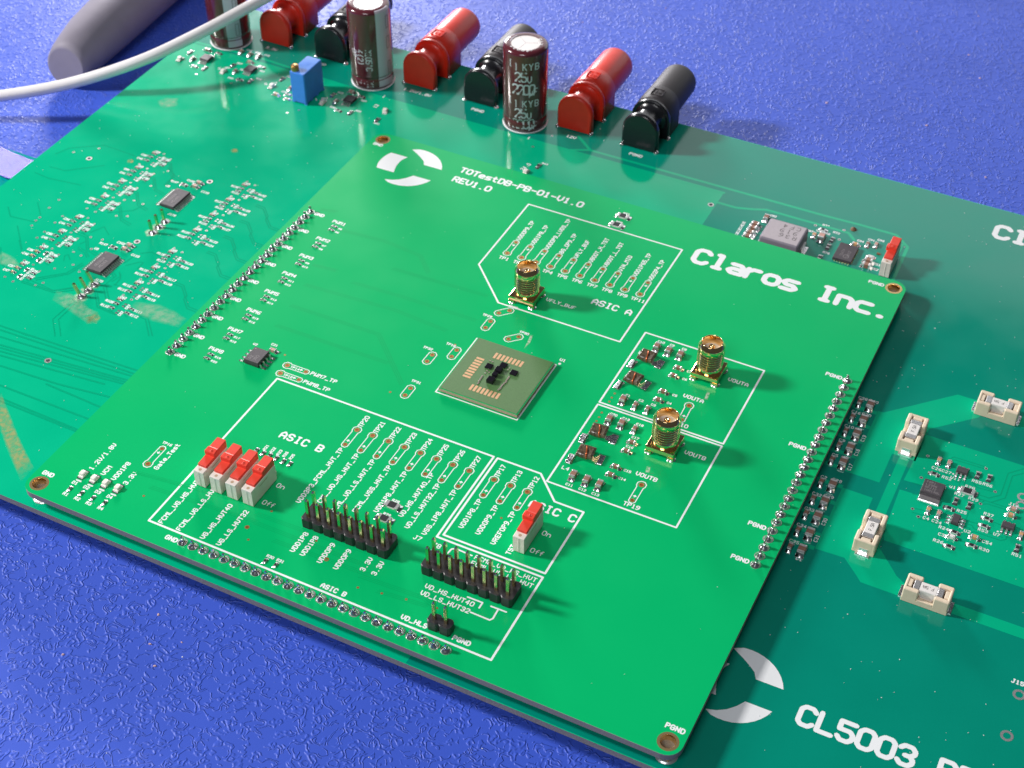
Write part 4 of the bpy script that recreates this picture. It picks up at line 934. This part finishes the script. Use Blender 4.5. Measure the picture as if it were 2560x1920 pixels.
# ------------------------------------------------------------------ gate driver area at the right
ZP = ZL + .026
for x, y, sz, b, k, r in ((131.55,96.0,C06,'cap_tan','cap',0),(133.75,96.1,C06,'cap_pink','cap',0),(131.6,91.7,R06,'resistor_black','res',90),(140.2,95.7,R06,'resistor_black','res',0),(142.6,95.9,R06,'resistor_black','res',0),(137.85,86.0,R06,'resistor_black','res',0),(140.75,86.0,R06,'resistor_black','res',0),(137.1,83.2,R06,'resistor_black','res',90),(133.35,80.6,C06,'cap_tan','cap',0),(135.6,80.5,C06,'cap_pink','cap',0),(145.0,83.8,R06,'resistor_black','res',90),(145.0,81.5,R06,'resistor_black','res',90),(149.4,88.9,C06,'cap_pink','cap',90),(149.3,86.9,C06,'cap_tan','cap',90),
                           (139.85,77.0,R06,'resistor_black','res',90),(139.7,75.3,C06,'ceramic_white','cap',90),(139.85,72.6,R06,'resistor_black','res',90),(144.0,77.3,C06,'cap_tan','cap',90),(143.95,75.0,R06,'resistor_black','res',90),(152.6,78.6,R06,'resistor_black','res',0),(152.5,82.3,C06,'cap_tan','cap',0),(139.4,89.7,R12,'resistor_black','res',90)):
    chip(lo, x, y, ZP, sz, b, k, r)
ic(lo, 136.9, 94.8, ZP, 1.7, 2.5, 1.1, 3, .95, .42, .75, 90, 'tiny six-legged black chip beside the label U11', (), False)
ic(lo, 149.5, 83.2, ZP, 1.7, 2.7, 1.1, 3, .95, .42, .75, 90, 'tiny six-legged black chip beside the label U7', (), False)
ic(lo, 139.25, 80.2, ZP, 1.6, 2.7, 1.1, 3, .95, .42, .75, 0, 'tiny six-legged black chip beside the label U2', (), False)
q = MB(); q.box(130.35,134.85,84.3,88.4,ZP+.05,ZP+1.4,'chip_black',.12)
qo = part(q, 'power_transistor', lo, (0,0,0), 0, 'square black power transistor with silver tab beside the label Q1')
m = MB(); m.box(130.4,134.85,83.0,84.35,ZP+.02,ZP+.35,'tin',.06); m.box(130.3,134.95,82.75,83.05,ZP+.01,ZP+.12,'solder'); sub(m, 'heat_tab', qo)
for k in range(4): sub(cached('qtl', lambda: MB().box(-.28,.28,-.1,.7,0,.3,'tin',.05).mesh('lead')), 'lead', qo, (130.9+1.27*k, 88.35, ZP+.02))
m = MB()
for i, s in enumerate(('F6R1','L2306','0PJJZ','100130L')): glyphs(m, s, 131.0, 87.4-.85*i, 0, .5, .5, .08, ZP+1.41, 'print_faint')
m.disc(134.3,86.3,ZP+1.41,.28,14,'print_dark',.2); sub(m, 'lettering', qo)
mb = MB()
for s, x, y in (('C26',130.7,93.3),('C27',132.9,93.3),('R52',133.4,91.5),('U11',135.1,92.2),('Q1',135.6,89.45),('R55',139.5,93.3),('R56',141.8,93.4),('R28',138.6,91.0),('R27',137.1,87.9),('R29',140.1,87.85),('R25',138.8,83.2),('C4',132.9,78.0),('C24',134.8,78.0),('J16',148.2,90.1),('R37',144.1,84.9),('R53',144.1,79.95),('R24',136.6,76.9),('C3',137.0,74.9),('R26',136.5,72.8),('U2',141.6,78.2),('C54',145.7,77.0),('R30',145.6,74.8),('U7',147.3,80.1),('R51',152.0,76.3)): glyphs(mb, s, x, y, 0, .72, .74, .155, ZL+.045)
part(mb, 'lettering', lo)
for x, y in ((135.3,93.7),(147.9,81.4),(141.0,78.9)):
    m = MB(); m.disc(x, y, ZL+.045, .22, 12, 'silk'); part(m, 'orientation_dot', lo)
for x, y in ((128.9,96.6),(129.4,89.5),(141.3,98.5),(144.7,92.5),(142.75,87.6),(131.9,78.05),(130.2,79.7)): via(lo, x, y, ZL+.045, .36, .2, 'tin')
def hole_me():
    m = MB(); m.disc(0,0,.03,1.22,24,'tin',.72); m.lathe([(.72,.03),(.72,-1.6)],20,'hole_black'); return m.mesh('plated_hole')
for x, y in ((161.3,42.1),(161.35,31.9)): part(cached('hole', hole_me), 'plated_hole', lo, (x, y, ZL))
for x, y in ((150.4,93.6),(150.6,91.1)): part(cached('hole', hole_me), 'plated_hole', lo, (x, y, ZL+.02))

# ------------------------------------------------------------------ cream fuse holders, each with its own fuse
def holder(x, y, rot, label, flabel, flip):
    L, W, H = 9.3, 4.6, 3.7; m = MB(); B = 'fuse_cream'
    m.box(-L/2,L/2,-W/2,W/2,.1,1.2,B,.1)
    for sx in (-1,1):
        a, b = sorted((sx*1.55, sx*L/2)); pa, pb = sorted((sx*2.95, sx*L/2))
        m.box(a,b,-W/2,-W/2+.95,1.1,H,B,.22); m.box(a,b,W/2-.95,W/2,1.1,H,B,.22)
        ea, eb = sorted((sx*4.05, sx*L/2)); m.box(ea,eb,-W/2+.5,W/2-.5,1.1,H-.03,B,.2)
        ca, cb = sorted((sx*3.35, sx*3.95)); m.box(sx*3.7-.42,sx*3.7+.42,-1.0,1.0,1.1,H-.15,B,.12)
        da, db = sorted((sx*3.05, sx*4.3)); m.box(da,db,-1.36,1.36,1.15,2.3,'fuse_dark')
    m.box(-1.6,1.6,-W/2,-W/2+.55,1.1,1.55,B,.1); m.box(-1.6,1.6,W/2-.55,W/2,1.1,1.55,B,.1)
    o = part(m, 'fuse_holder', lo, (x, y, ZL+.02), math.radians(rot), label)
    for sx in (-1,1):
        t = MB(); a, b = sorted((sx*L/2, sx*(L/2+.75))); t.box(a,b,-1.5,1.5,0,.3,'solder',.08); t.box(*sorted((sx*L/2, sx*(L/2+.12))),-.9,.9,.2,1.7,'tin'); sub(t, 'solder_tab', o)
        c = MB(); xs = sorted((sx*1.25, sx*1.95)); c.box(xs[0],xs[1],-1.38,-1.28,1.2,2.7,'tin'); c.box(xs[0],xs[1],1.28,1.38,1.2,3.3,'tin'); sub(c, 'spring_contact', o)
    f = thing('fuse', flabel, 'fuse', (x, y, ZL+1.3), 'white fuses seated in the cream holders'); f.rotation_euler = (0,0,math.radians(rot))
    b_ = MB(); b_.box(-1.75,1.75,-1.18,1.18,0,2.25,'ceramic_white',.14); bo = bpy.data.objects.new('fuse_body', b_.mesh('fuse_body')); C.objects.link(bo); bo.parent = f
    for sx in (-1,1):
        e = MB(); a, b2 = sorted((sx*1.7, sx*3.0)); e.box(a,b2,-1.23,1.23,-.02,2.3,'tin',.14); eo = bpy.data.objects.new('end_cap', e.mesh('end_cap')); C.objects.link(eo); eo.parent = f
    t = MB(); glyphs(t, 'F.5A', .9 if flip else -.9, .35 if flip else -.35, math.pi if flip else 0, .7, .55, .10, 2.262, 'print_dark'); to = bpy.data.objects.new('lettering', t.mesh('lettering')); C.objects.link(to); to.parent = f
holder(139.2,116.75,0,'cream fuse holder farthest to the right, lying across','white fuse marked in black, in the holder farthest to the right',True)
holder(139.35,56.75,0,'cream fuse holder nearest the front, lying across','white fuse marked in black, in the holder nearest the front',True)
holder(124.25,99.7,90,'upright cream fuse holder farther back, beside the capacitor column','white fuse in the farther of the two upright holders',False)
holder(124.35,67.4,90,'upright cream fuse holder nearer the front, beside the capacitor column','white fuse in the nearer of the two upright holders',False)

# ------------------------------------------------------------------ electrolytic capacitors
def big_cap(cx, cy, label, stripe, marks, top):
    r, h = 6.25, 25.2; m = MB()
    m.lathe([(5.9,.35),(6.15,.5),(r,1.0),(r,2.6),(r-.12,3.1),(r-.32,3.5),(r-.12,3.9),(r,4.4),(r,h-1.1),(r-.12,h-.55),(r-.5,h-.14),(r-1.1,h),(4.15,h)],64,'cap_sleeve')
    o = part(m, 'electrolytic_capacitor', lo, (cx, cy, ZL), 0, label)
    t = MB(); t.lathe([(4.15,h+.0),(4.1,h-.12)],48,'cap_sleeve'); t.disc(0,0,h-.12,4.12,48,'aluminium')
    for k in range(3): a = .4 + k*2*math.pi/3; t.stroke([(0,0),(3.3*math.cos(a),3.3*math.sin(a))],.10,h-.115,'inductor_side')
    sub(t, 'end_cap', o)
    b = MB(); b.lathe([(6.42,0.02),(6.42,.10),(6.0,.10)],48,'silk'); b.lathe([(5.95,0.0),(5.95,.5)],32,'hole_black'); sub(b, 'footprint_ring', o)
    R = r + .03
    def wrap(p):       # flat print (arc length, height) wrapped round the sleeve, bottom groove followed
        u, v, z = p; q = R
        if 2.6 < v < 4.4: q = R - .30*max(0, 1 - abs(v-3.5)/.9)
        a = u/r; return (q*math.cos(a), q*math.sin(a), v)
    if stripe:
        a0, a1 = stripe; s = MB(); n = 10; hs = [.9,2.6,3.1,3.5,3.9,4.4,8,12,16,20,24,h-.6]
        rings = [[(r*(math.radians(a0)+(math.radians(a1)-math.radians(a0))*k/n), z, 0) for k in range(n+1)] for z in hs]
        s.loft(rings, 'cap_stripe', closed=False, smooth=True)
        ss = MB(); 
        so = sub(s.mesh('polarity_stripe', wrap), 'polarity_stripe', o)
        top_ = MB(); aa = [math.radians(a0)+(math.radians(a1)-math.radians(a0))*k/n for k in range(n+1)]
        top_.loft([[((r+.03)*math.cos(a),(r+.03)*math.sin(a),h-.6) for a in aa],[((r-.46)*math.cos(a),(r-.46)*math.sin(a),h-.10) for a in aa],[(4.2*math.cos(a),4.2*math.sin(a),h+.02) for a in aa]],'cap_stripe',closed=False); sub(top_, 'stripe_end', o)
        dash = MB()
        for z in (6.5, 14.5, 21.0):
            for (u0,v0),(u1,v1) in (((-.5,-1.9),(.5,-1.9)),((.5,-1.9),(.5,1.9)),((.5,1.9),(-.5,1.9)),((-.5,1.9),(-.5,-1.9))): dash.stroke([(u0+r*math.radians((a0+a1)/2)+1.1,v0+z),(u1+r*math.radians((a0+a1)/2)+1.1,v1+z)],.16,0.02,'print_dark',2)
        R += .03; sub(dash.mesh('minus_mark', wrap), 'minus_mark', o); R -= .03
    mk = MB()
    for s, u, v, ang, H, adv in marks: glyphs(mk, s, math.radians(u)*r, v, math.radians(ang), H, adv, H*.15, 0, 'print_grey', .52)
    if mk.v: sub(mk.mesh('lettering', wrap), 'lettering', o)
    tp = MB()
    for s, a0, da, rr in top:
        for i, ch in enumerate(s):
            a = math.radians(a0 + da*i)
            glyphs(tp, ch, rr*math.cos(a), rr*math.sin(a), a + math.pi/2, 1.0, 1, .17, h+.012, 'silk')
    if tp.v: sub(tp, 'lettering', o)
    return o
F1_ = [('KYB',-71,20.3,0,2.1,1.75),('25',-91,16.9,0,3.1,1.85),('V',-60,16.5,0,2.2,1),('2200',-97,12.7,0,3.2,1.7),('uF',-54,12.6,0,2.2,1.5)]
F1_ += [(s,u,v-13.2 if v-13.2 > -.4 else .2,a,H,d) for s,u,v,a,H,d in F1_]
F1_ = [('KYB',-71,20.2,0,1.9,1.75),('25',-91,16.6,0,2.7,1.75),('V',-59,16.2,0,2.0,1),('2200',-98,12.6,0,2.9,1.6),('uF',-56,12.2,0,2.0,1.5),
       ('KYB',-71,8.6,0,1.9,1.75),('25',-91,5.1,0,2.7,1.75),('V',-59,4.6,0,2.0,1),('2200',-98,1.6,0,2.7,1.6),('uF',-56,1.3,0,1.9,1.5)]
FLAG = MB()
c1 = big_cap(-8.75,176.3,'dark red capacitor printed 25 V 2200 in the middle of the jacks',(150,196),F1_,(('2200uF',-130,17,4.6),('KYB',10,18,4.6)))
fl = MB()
for v0 in (20.3, 8.7):
    u0 = math.radians(-106)*6.25; pts = [(u0,v0+2.5),(u0+1.9,v0+1.7),(u0+1.9,v0-.3),(u0,v0+.5),(u0,v0+2.5)]; fl.stroke(pts,.24,0,'print_grey',2)
sub(fl.mesh('logo', lambda p: (6.285*math.cos(p[0]/6.25), 6.285*math.sin(p[0]/6.25), p[1])), 'logo', c1)
big_cap(-58.5,176.2,'dark red capacitor with grey stripe right behind the blue trimmer',(-42,8),[('M105*C',-74,13.2,-90,1.7,1.15),('4(2)',-97,13.0,-90,1.7,1.3),('0P',-116,12.6,-90,1.6,1.3),('M1',-74,2.9,-90,1.7,1.2),('4',-97,2.9,-90,1.7,1.3)],(('M105*C',-120,14,4.6),))
big_cap(-108.6,176.4,'dark red capacitor behind the white cable at the far corner',(-62,-22),[],())

# ------------------------------------------------------------------ banana jacks
def arch(w, h, n=12):
    r = w/2; return [(-r,0)] + [(-r*math.cos(math.pi*k/n), h-r + r*math.sin(math.pi*k/n)) for k in range(n+1)] + [(r,0)]
def arch_block(mb, y0, y1, w, h, m, b=.35, base=.5):
    def ring(i, y): return [(x*(1-i/(w/2)), y, base + (z if z < .01 else z - i*(1 if z > .5 else 0)) - (0 if z > .01 else 0)) for x, z in arch(w, h)]
    mb.loft([ring(b,y0),ring(b*.3,y0+b*.3),ring(0,y0+b),ring(0,y1-b),ring(b*.3,y1-b*.3),ring(b,y1)][::-1], m, True, True, True)
def jack_front(m_, gl):
    mb = MB(); arch_block(mb,0,2.1,10.5,10.7,gl,.5,.35)
    mb.lathe([(4.9,2.05),(4.1,2.25),(3.75,2.8),(3.7,3.6),(3.7,6.2),(3.9,7.0),(4.7,7.6)],36,gl,c=(0,0,5.9),axis='y')
    arch_block(mb,7.5,9.0,11.2,11.0,gl,.3,.35); return mb.mesh('banana_jack')
def jack_barrel(m_):
    mb = MB(); arch_block(mb,9.15,16.2,11.0,11.1,m_,.35,.35)
    mb.lathe([(5.3,14.5),(5.25,17.5),(5.2,28.6),(5.0,29.4),(4.5,29.9),(3.2,29.95)],44,m_,c=(0,0,6.05),axis='y',cap1=True)
    return mb.mesh('barrel')
def jack_mark(m_):
    mb = MB()
    for (x0,x1,y0,y1) in ((-1.7,1.7,10.9,11.05),(-1.7,1.7,13.95,14.1),(-1.7,-1.55,11,14),(1.55,1.7,11,14),(-.8,-.3,11.9,13.2),(.2,.8,12.2,12.6)): mb.box(x0,x1,y0,y1,10.9,11.53,m_)
    return mb.mesh('moulded_mark')
for x, y, c, lb in ((5.65,177.8,'red','red banana jack marked 12V, right of the lettered capacitor'),(25.45,177.6,'black','black banana jack at the right end of the row'),(-24.3,178.2,'black','black banana jack half hidden by the lettered capacitor'),(-44.4,178.5,'red','red banana jack marked 1.2V/1.8V'),(-75.2,179.3,'black','black banana jack behind the blue trimmer'),(-95.0,180.0,'red','red banana jack marked 3.3V, at the left end of the row')):
    mt, gl = ('red_plastic','red_plastic') if c == 'red' else ('black_matte','black_gloss')
    o = part(cached(('jf',c), lambda: jack_front(mt, gl)), 'banana_jack', lo, (x, y, ZL), 0, lb)
    sub(cached(('jb',c), lambda: jack_barrel(mt)), 'barrel', o); sub(cached(('jm',c), lambda: jack_mark(mt)), 'moulded_mark', o)
    for px_, py_ in ((-5.0,.3),(5.0,.6),(5.4,8.4),(-5.4,8.4)):
        sub(cached('jt', lambda: MB().lathe([(.75,0.0),(.7,.35),(.45,.6),(.1,.7)],10,'solder').mesh('solder_tab')), 'solder_tab', o, (px_, py_, .01))

# ------------------------------------------------------------------ blue trimmer
t = MB(); t.box(-2.42,2.42,0,9.75,.45,10.0,'blue_plastic',.28)
for x in (-2.0, 2.0):
    for y in (.5, 3.2, 6.2, 9.2): t.box(x-.42,x+.44,y-.42,y+.42,.02,.5,'blue_plastic')
to = part(t, 'trimmer', lo, (-70.8,155.3,ZL), 0, 'blue box trimmer with brass screw beside the supply parts')
s = MB(); s.lathe([(1.1,9.9),(1.1,11.5),(.95,11.65),(.05,11.65)],20,'brass'); s.box(-.95,.95,-.16,.16,11.655,11.67,'hole_black')
sub(s, 'screw', to, (-1.15,1.35,0))
m = MB()
for i, tx in enumerate(('3296','W103')): glyphs(m, tx, -.2+1.1*i, 3.6, math.pi/2, .7, .75, .09, 10.012, 'blue_plastic')
sub(m, 'lettering', to)

# ================================================================== things lying around the boards
def spline(P, n=14):
    out = []
    for i in range(len(P)-1):
        p0 = Vector(P[max(i-1,0)]); p1 = Vector(P[i]); p2 = Vector(P[i+1]); p3 = Vector(P[min(i+2,len(P)-1)])
        for k in range(n):
            t = k/n; out.append(tuple(.5*((2*p1)+(p2-p0)*t+(2*p0-5*p1+4*p2-p3)*t*t+(3*p1-p0-3*p2+p3)*t**3)))
    out.append(P[-1]); return out
cab = MB(); cab.tube(spline([(-179.1,107.0,-7.0),(-163.9,113.9,-6.0),(-150.9,120.2,-4.5),(-133.0,130.4,-1.0),(-115.5,141.7,5.0),(-104.3,155.3,9.5),(-95.6,172.9,13.0),(-86.9,190.5,16.5),(-76.5,211.6,20.7)], 16), 1.68, 20, 'white_rubber')
single(cab, 'cable', 'white round cable crossing over the far left corner of the lower board', 'cable')
tb = MB()
ax = Vector((-.10,1,0)).normalized(); P0 = Vector((-147.0,160,ZM+8.5))
prof = [(-17.5,5.6,.0),(-17.3,6.1,.0),(-14,6.7,0),(-9,7.35,0),(-3,8.0,0),(6,8.4,0),(20,8.7,0),(60,9.3,0),(120,9.6,0)]
rings = []; sx = Vector((0,0,1)).cross(ax).normalized()
for d, r, _ in prof:
    rings.append([tuple(P0 + ax*(d + (1.2*math.sin(2*math.pi*k/40) if d < -15 else 0)) + sx*r*math.cos(2*math.pi*k/40)*1.04 + Vector((0,0,r*math.sin(2*math.pi*k/40) - (8.5-r)*.8))) for k in range(40)])
tb.loft(rings[::-1], 'grey_rubber', True, True, True)
single(tb, 'rubber_tube', 'thick grey tapered rubber tube end lying on the blue mat', 'tube')
ab = thing('adapter_board', 'small teal adapter board mostly hidden under the left edge of the green board', 'circuit board', (-128,96,-10.6))
m = MB(); m.box(-138.0,-106,84.5,104.9,-10.6,-9.2,'teal_board'); part(m, 'substrate', ab)
m = MB(); m.box(-122,-108,90,105,-9.2,-6.6,'black_plastic'); part(m, 'connector', ab)
rb = thing('ribbon_cable', 'flat blue ribbon cable running under the left edge of the green board', 'cable', (-135,97,-9))
for k in range(16):
    y = 102.4 - k*.62; m = MB()
    m.tube([(-118,y,-7.9),(-122.4,y,-7.9),(-124.0,y,-8.0),(-126.5,y,-8.3),(-132,y+.6,-8.4),(-140,y+1.6,-8.3),(-170,y+8,-8.2)], .315, 8, 'ribbon_blue'); part(m, 'wire', rb)

# ------------------------------------------------------------------ flux stains and dust
def stain(poly, m, z=ZL+.03, name='flux_stain', root=None):
    cx = sum(p[0] for p in poly)/len(poly); cy = sum(p[1] for p in poly)/len(poly); n = len(poly)
    mb = MB(); mid = [((x*.62+cx*.38),(y*.62+cy*.38)) for x, y in poly]
    vs = [(cx,cy,z)] + [(x,y,z) for x, y in mid] + [(x,y,z) for x, y in poly]
    a = sum(p[0]*q[1]-q[0]*p[1] for p, q in zip(poly, poly[1:]+poly[:1])); fs = []
    for i in range(n):
        j = (i+1) % n; fs += [(0,1+i,1+j),(1+i,1+n+i,1+n+j,1+j)]
    if a < 0: fs = [tuple(reversed(f)) for f in fs]
    mb.add(vs, fs, m); me = mb.mesh(name)
    at = me.attributes.new('fade','FLOAT','POINT'); at.data.foreach_set('value', [1.0]+[1.0]*n+[0.0]*n)
    return part(me, name, root or lo, kind='stuff')
stain([(-66.5,21.5),(-60,16.8),(-53.5,12),(-44,5.8),(-43.9,1.2),(-52.6,7.2),(-60.3,13),(-66,17.5)], 'flux_tan')
stain([(-79,56.5),(-75,57.2),(-72.9,57),(-69.5,55.8),(-66.9,54.6),(-64.3,54.4),(-62.2,51.2),(-64.5,49.8),(-71.4,51.6),(-77.5,53)], 'flux_pale')
stain([(-64.8,54.6),(-62.5,53),(-62.0,50.8),(-64.3,49.6),(-66.2,51.4)], 'flux_tan')
stain([(-59,61.8),(-53,63.6),(-48,63.2),(-43.6,62),(-43.4,58.4),(-50.6,57.4),(-56,58),(-58.8,58.9)], 'flux_pale')
stain([(-101.5,62.8),(-97,62.4),(-93.8,60.8),(-93,58.8),(-98.1,58.3),(-101,59.8)], 'flux_pale')
for x, y, a, m in ((-72,57,2.2,'flux_white'),(-72,60,2.0,'flux_white'),(-71.9,86.3,2.1,'flux_white'),(-71.9,89,2.0,'flux_white'),(-71.8,91.6,1.8,'flux_white'),(-72,62.5,1.8,'flux_white'),(-105,139,3.4,'flux_pale'),(-96.7,110,1.2,'flux_tan'),(-74,127,1.3,'flux_tan')):
    stain([(x+a*random.uniform(.7,1.1)*math.cos(2*math.pi*k/11), y+a*random.uniform(.7,1.1)*math.sin(2*math.pi*k/11)) for k in range(11)], m)
for pts, m in (([(35.1,89.7),(35.8,89.9),(36.4,87.0),(36.0,84.2),(35.6,86.8)],'flux_white'),([(79.2,90.2),(80.1,90.0),(80.4,87.4),(79.6,87.2)],'flux_white'),([(76.2,62.4),(77.1,62.4),(77.6,60.6),(76.6,60.3)],'flux_white')): stain(pts, m, .016, root=up)
def specks(name, label, n, place, z, m, smin, smax, thing_kw):
    mb = MB()
    for _ in range(n):
        x, y = place(); r = random.uniform(smin, smax)*(1.6 if random.random() < .06 else 1); a = random.uniform(0,3.14); e = random.uniform(.5,1)
        ca, sa = math.cos(a), math.sin(a); v = [(u*r, w_*r*e) for u, w_ in ((-1,-.6),(0,-1),(1,-.4),(.8,.7),(-.3,1),(-1,.4))]
        mb.loft([[(x+u*ca-w_*sa, y+u*sa+w_*ca, z) for u, w_ in v],[(x+.6*(u*ca-w_*sa), y+.6*(u*sa+w_*ca), z+r*.6) for u, w_ in v]], m, False, True)
    single(mb, name, label, kind='stuff', **thing_kw)
def on_lower():
    while True:
        x, y = random.choice(((-120,-41),(-120,-41),(110,170),(110,170),(-60,120))), None
        px_ = random.uniform(*x); py_ = random.uniform(-3,194)
        if BX0-1 < px_ < BX1+1 and BY0-1 < py_ < BY1+1: continue
        return px_, py_
specks('dust', 'pale specks of dust scattered over the lower board', 520, on_lower, ZL+.03, 'dust_white', .05, .13, {})
specks('dust', 'few pale specks of dust on the upper board', 45, lambda: (random.uniform(-38,108), random.uniform(-2,146)), .004, 'dust_white', .05, .10, {})
MS = [(58.6,289),(74.5,289.3),(89.6,307.7),(92.8,282.5),(99.3,270.5),(61.8,236.3),(91.7,237.8),(113.4,219.5),(-2.4,267.1),(-22.8,246.8),(-42.6,238.6),(-19.8,222),(-11.6,-27.3),(-.6,-10.5),(7.8,-14.2),(2.4,-17.4),(6.5,-21.4)]
it = iter(MS + [(random.uniform(-60,160), random.choice((random.uniform(200,330), random.uniform(-75,-6)))) for _ in range(70)])
specks('dust', 'pale specks of dust on the blue mat', len(MS), lambda: next(it), ZM, 'dust_pink', .22, .40, {}); specks('dust', 'fine dust on the blue mat', 70, lambda: next(it), ZM, 'dust_white', .07, .16, {})
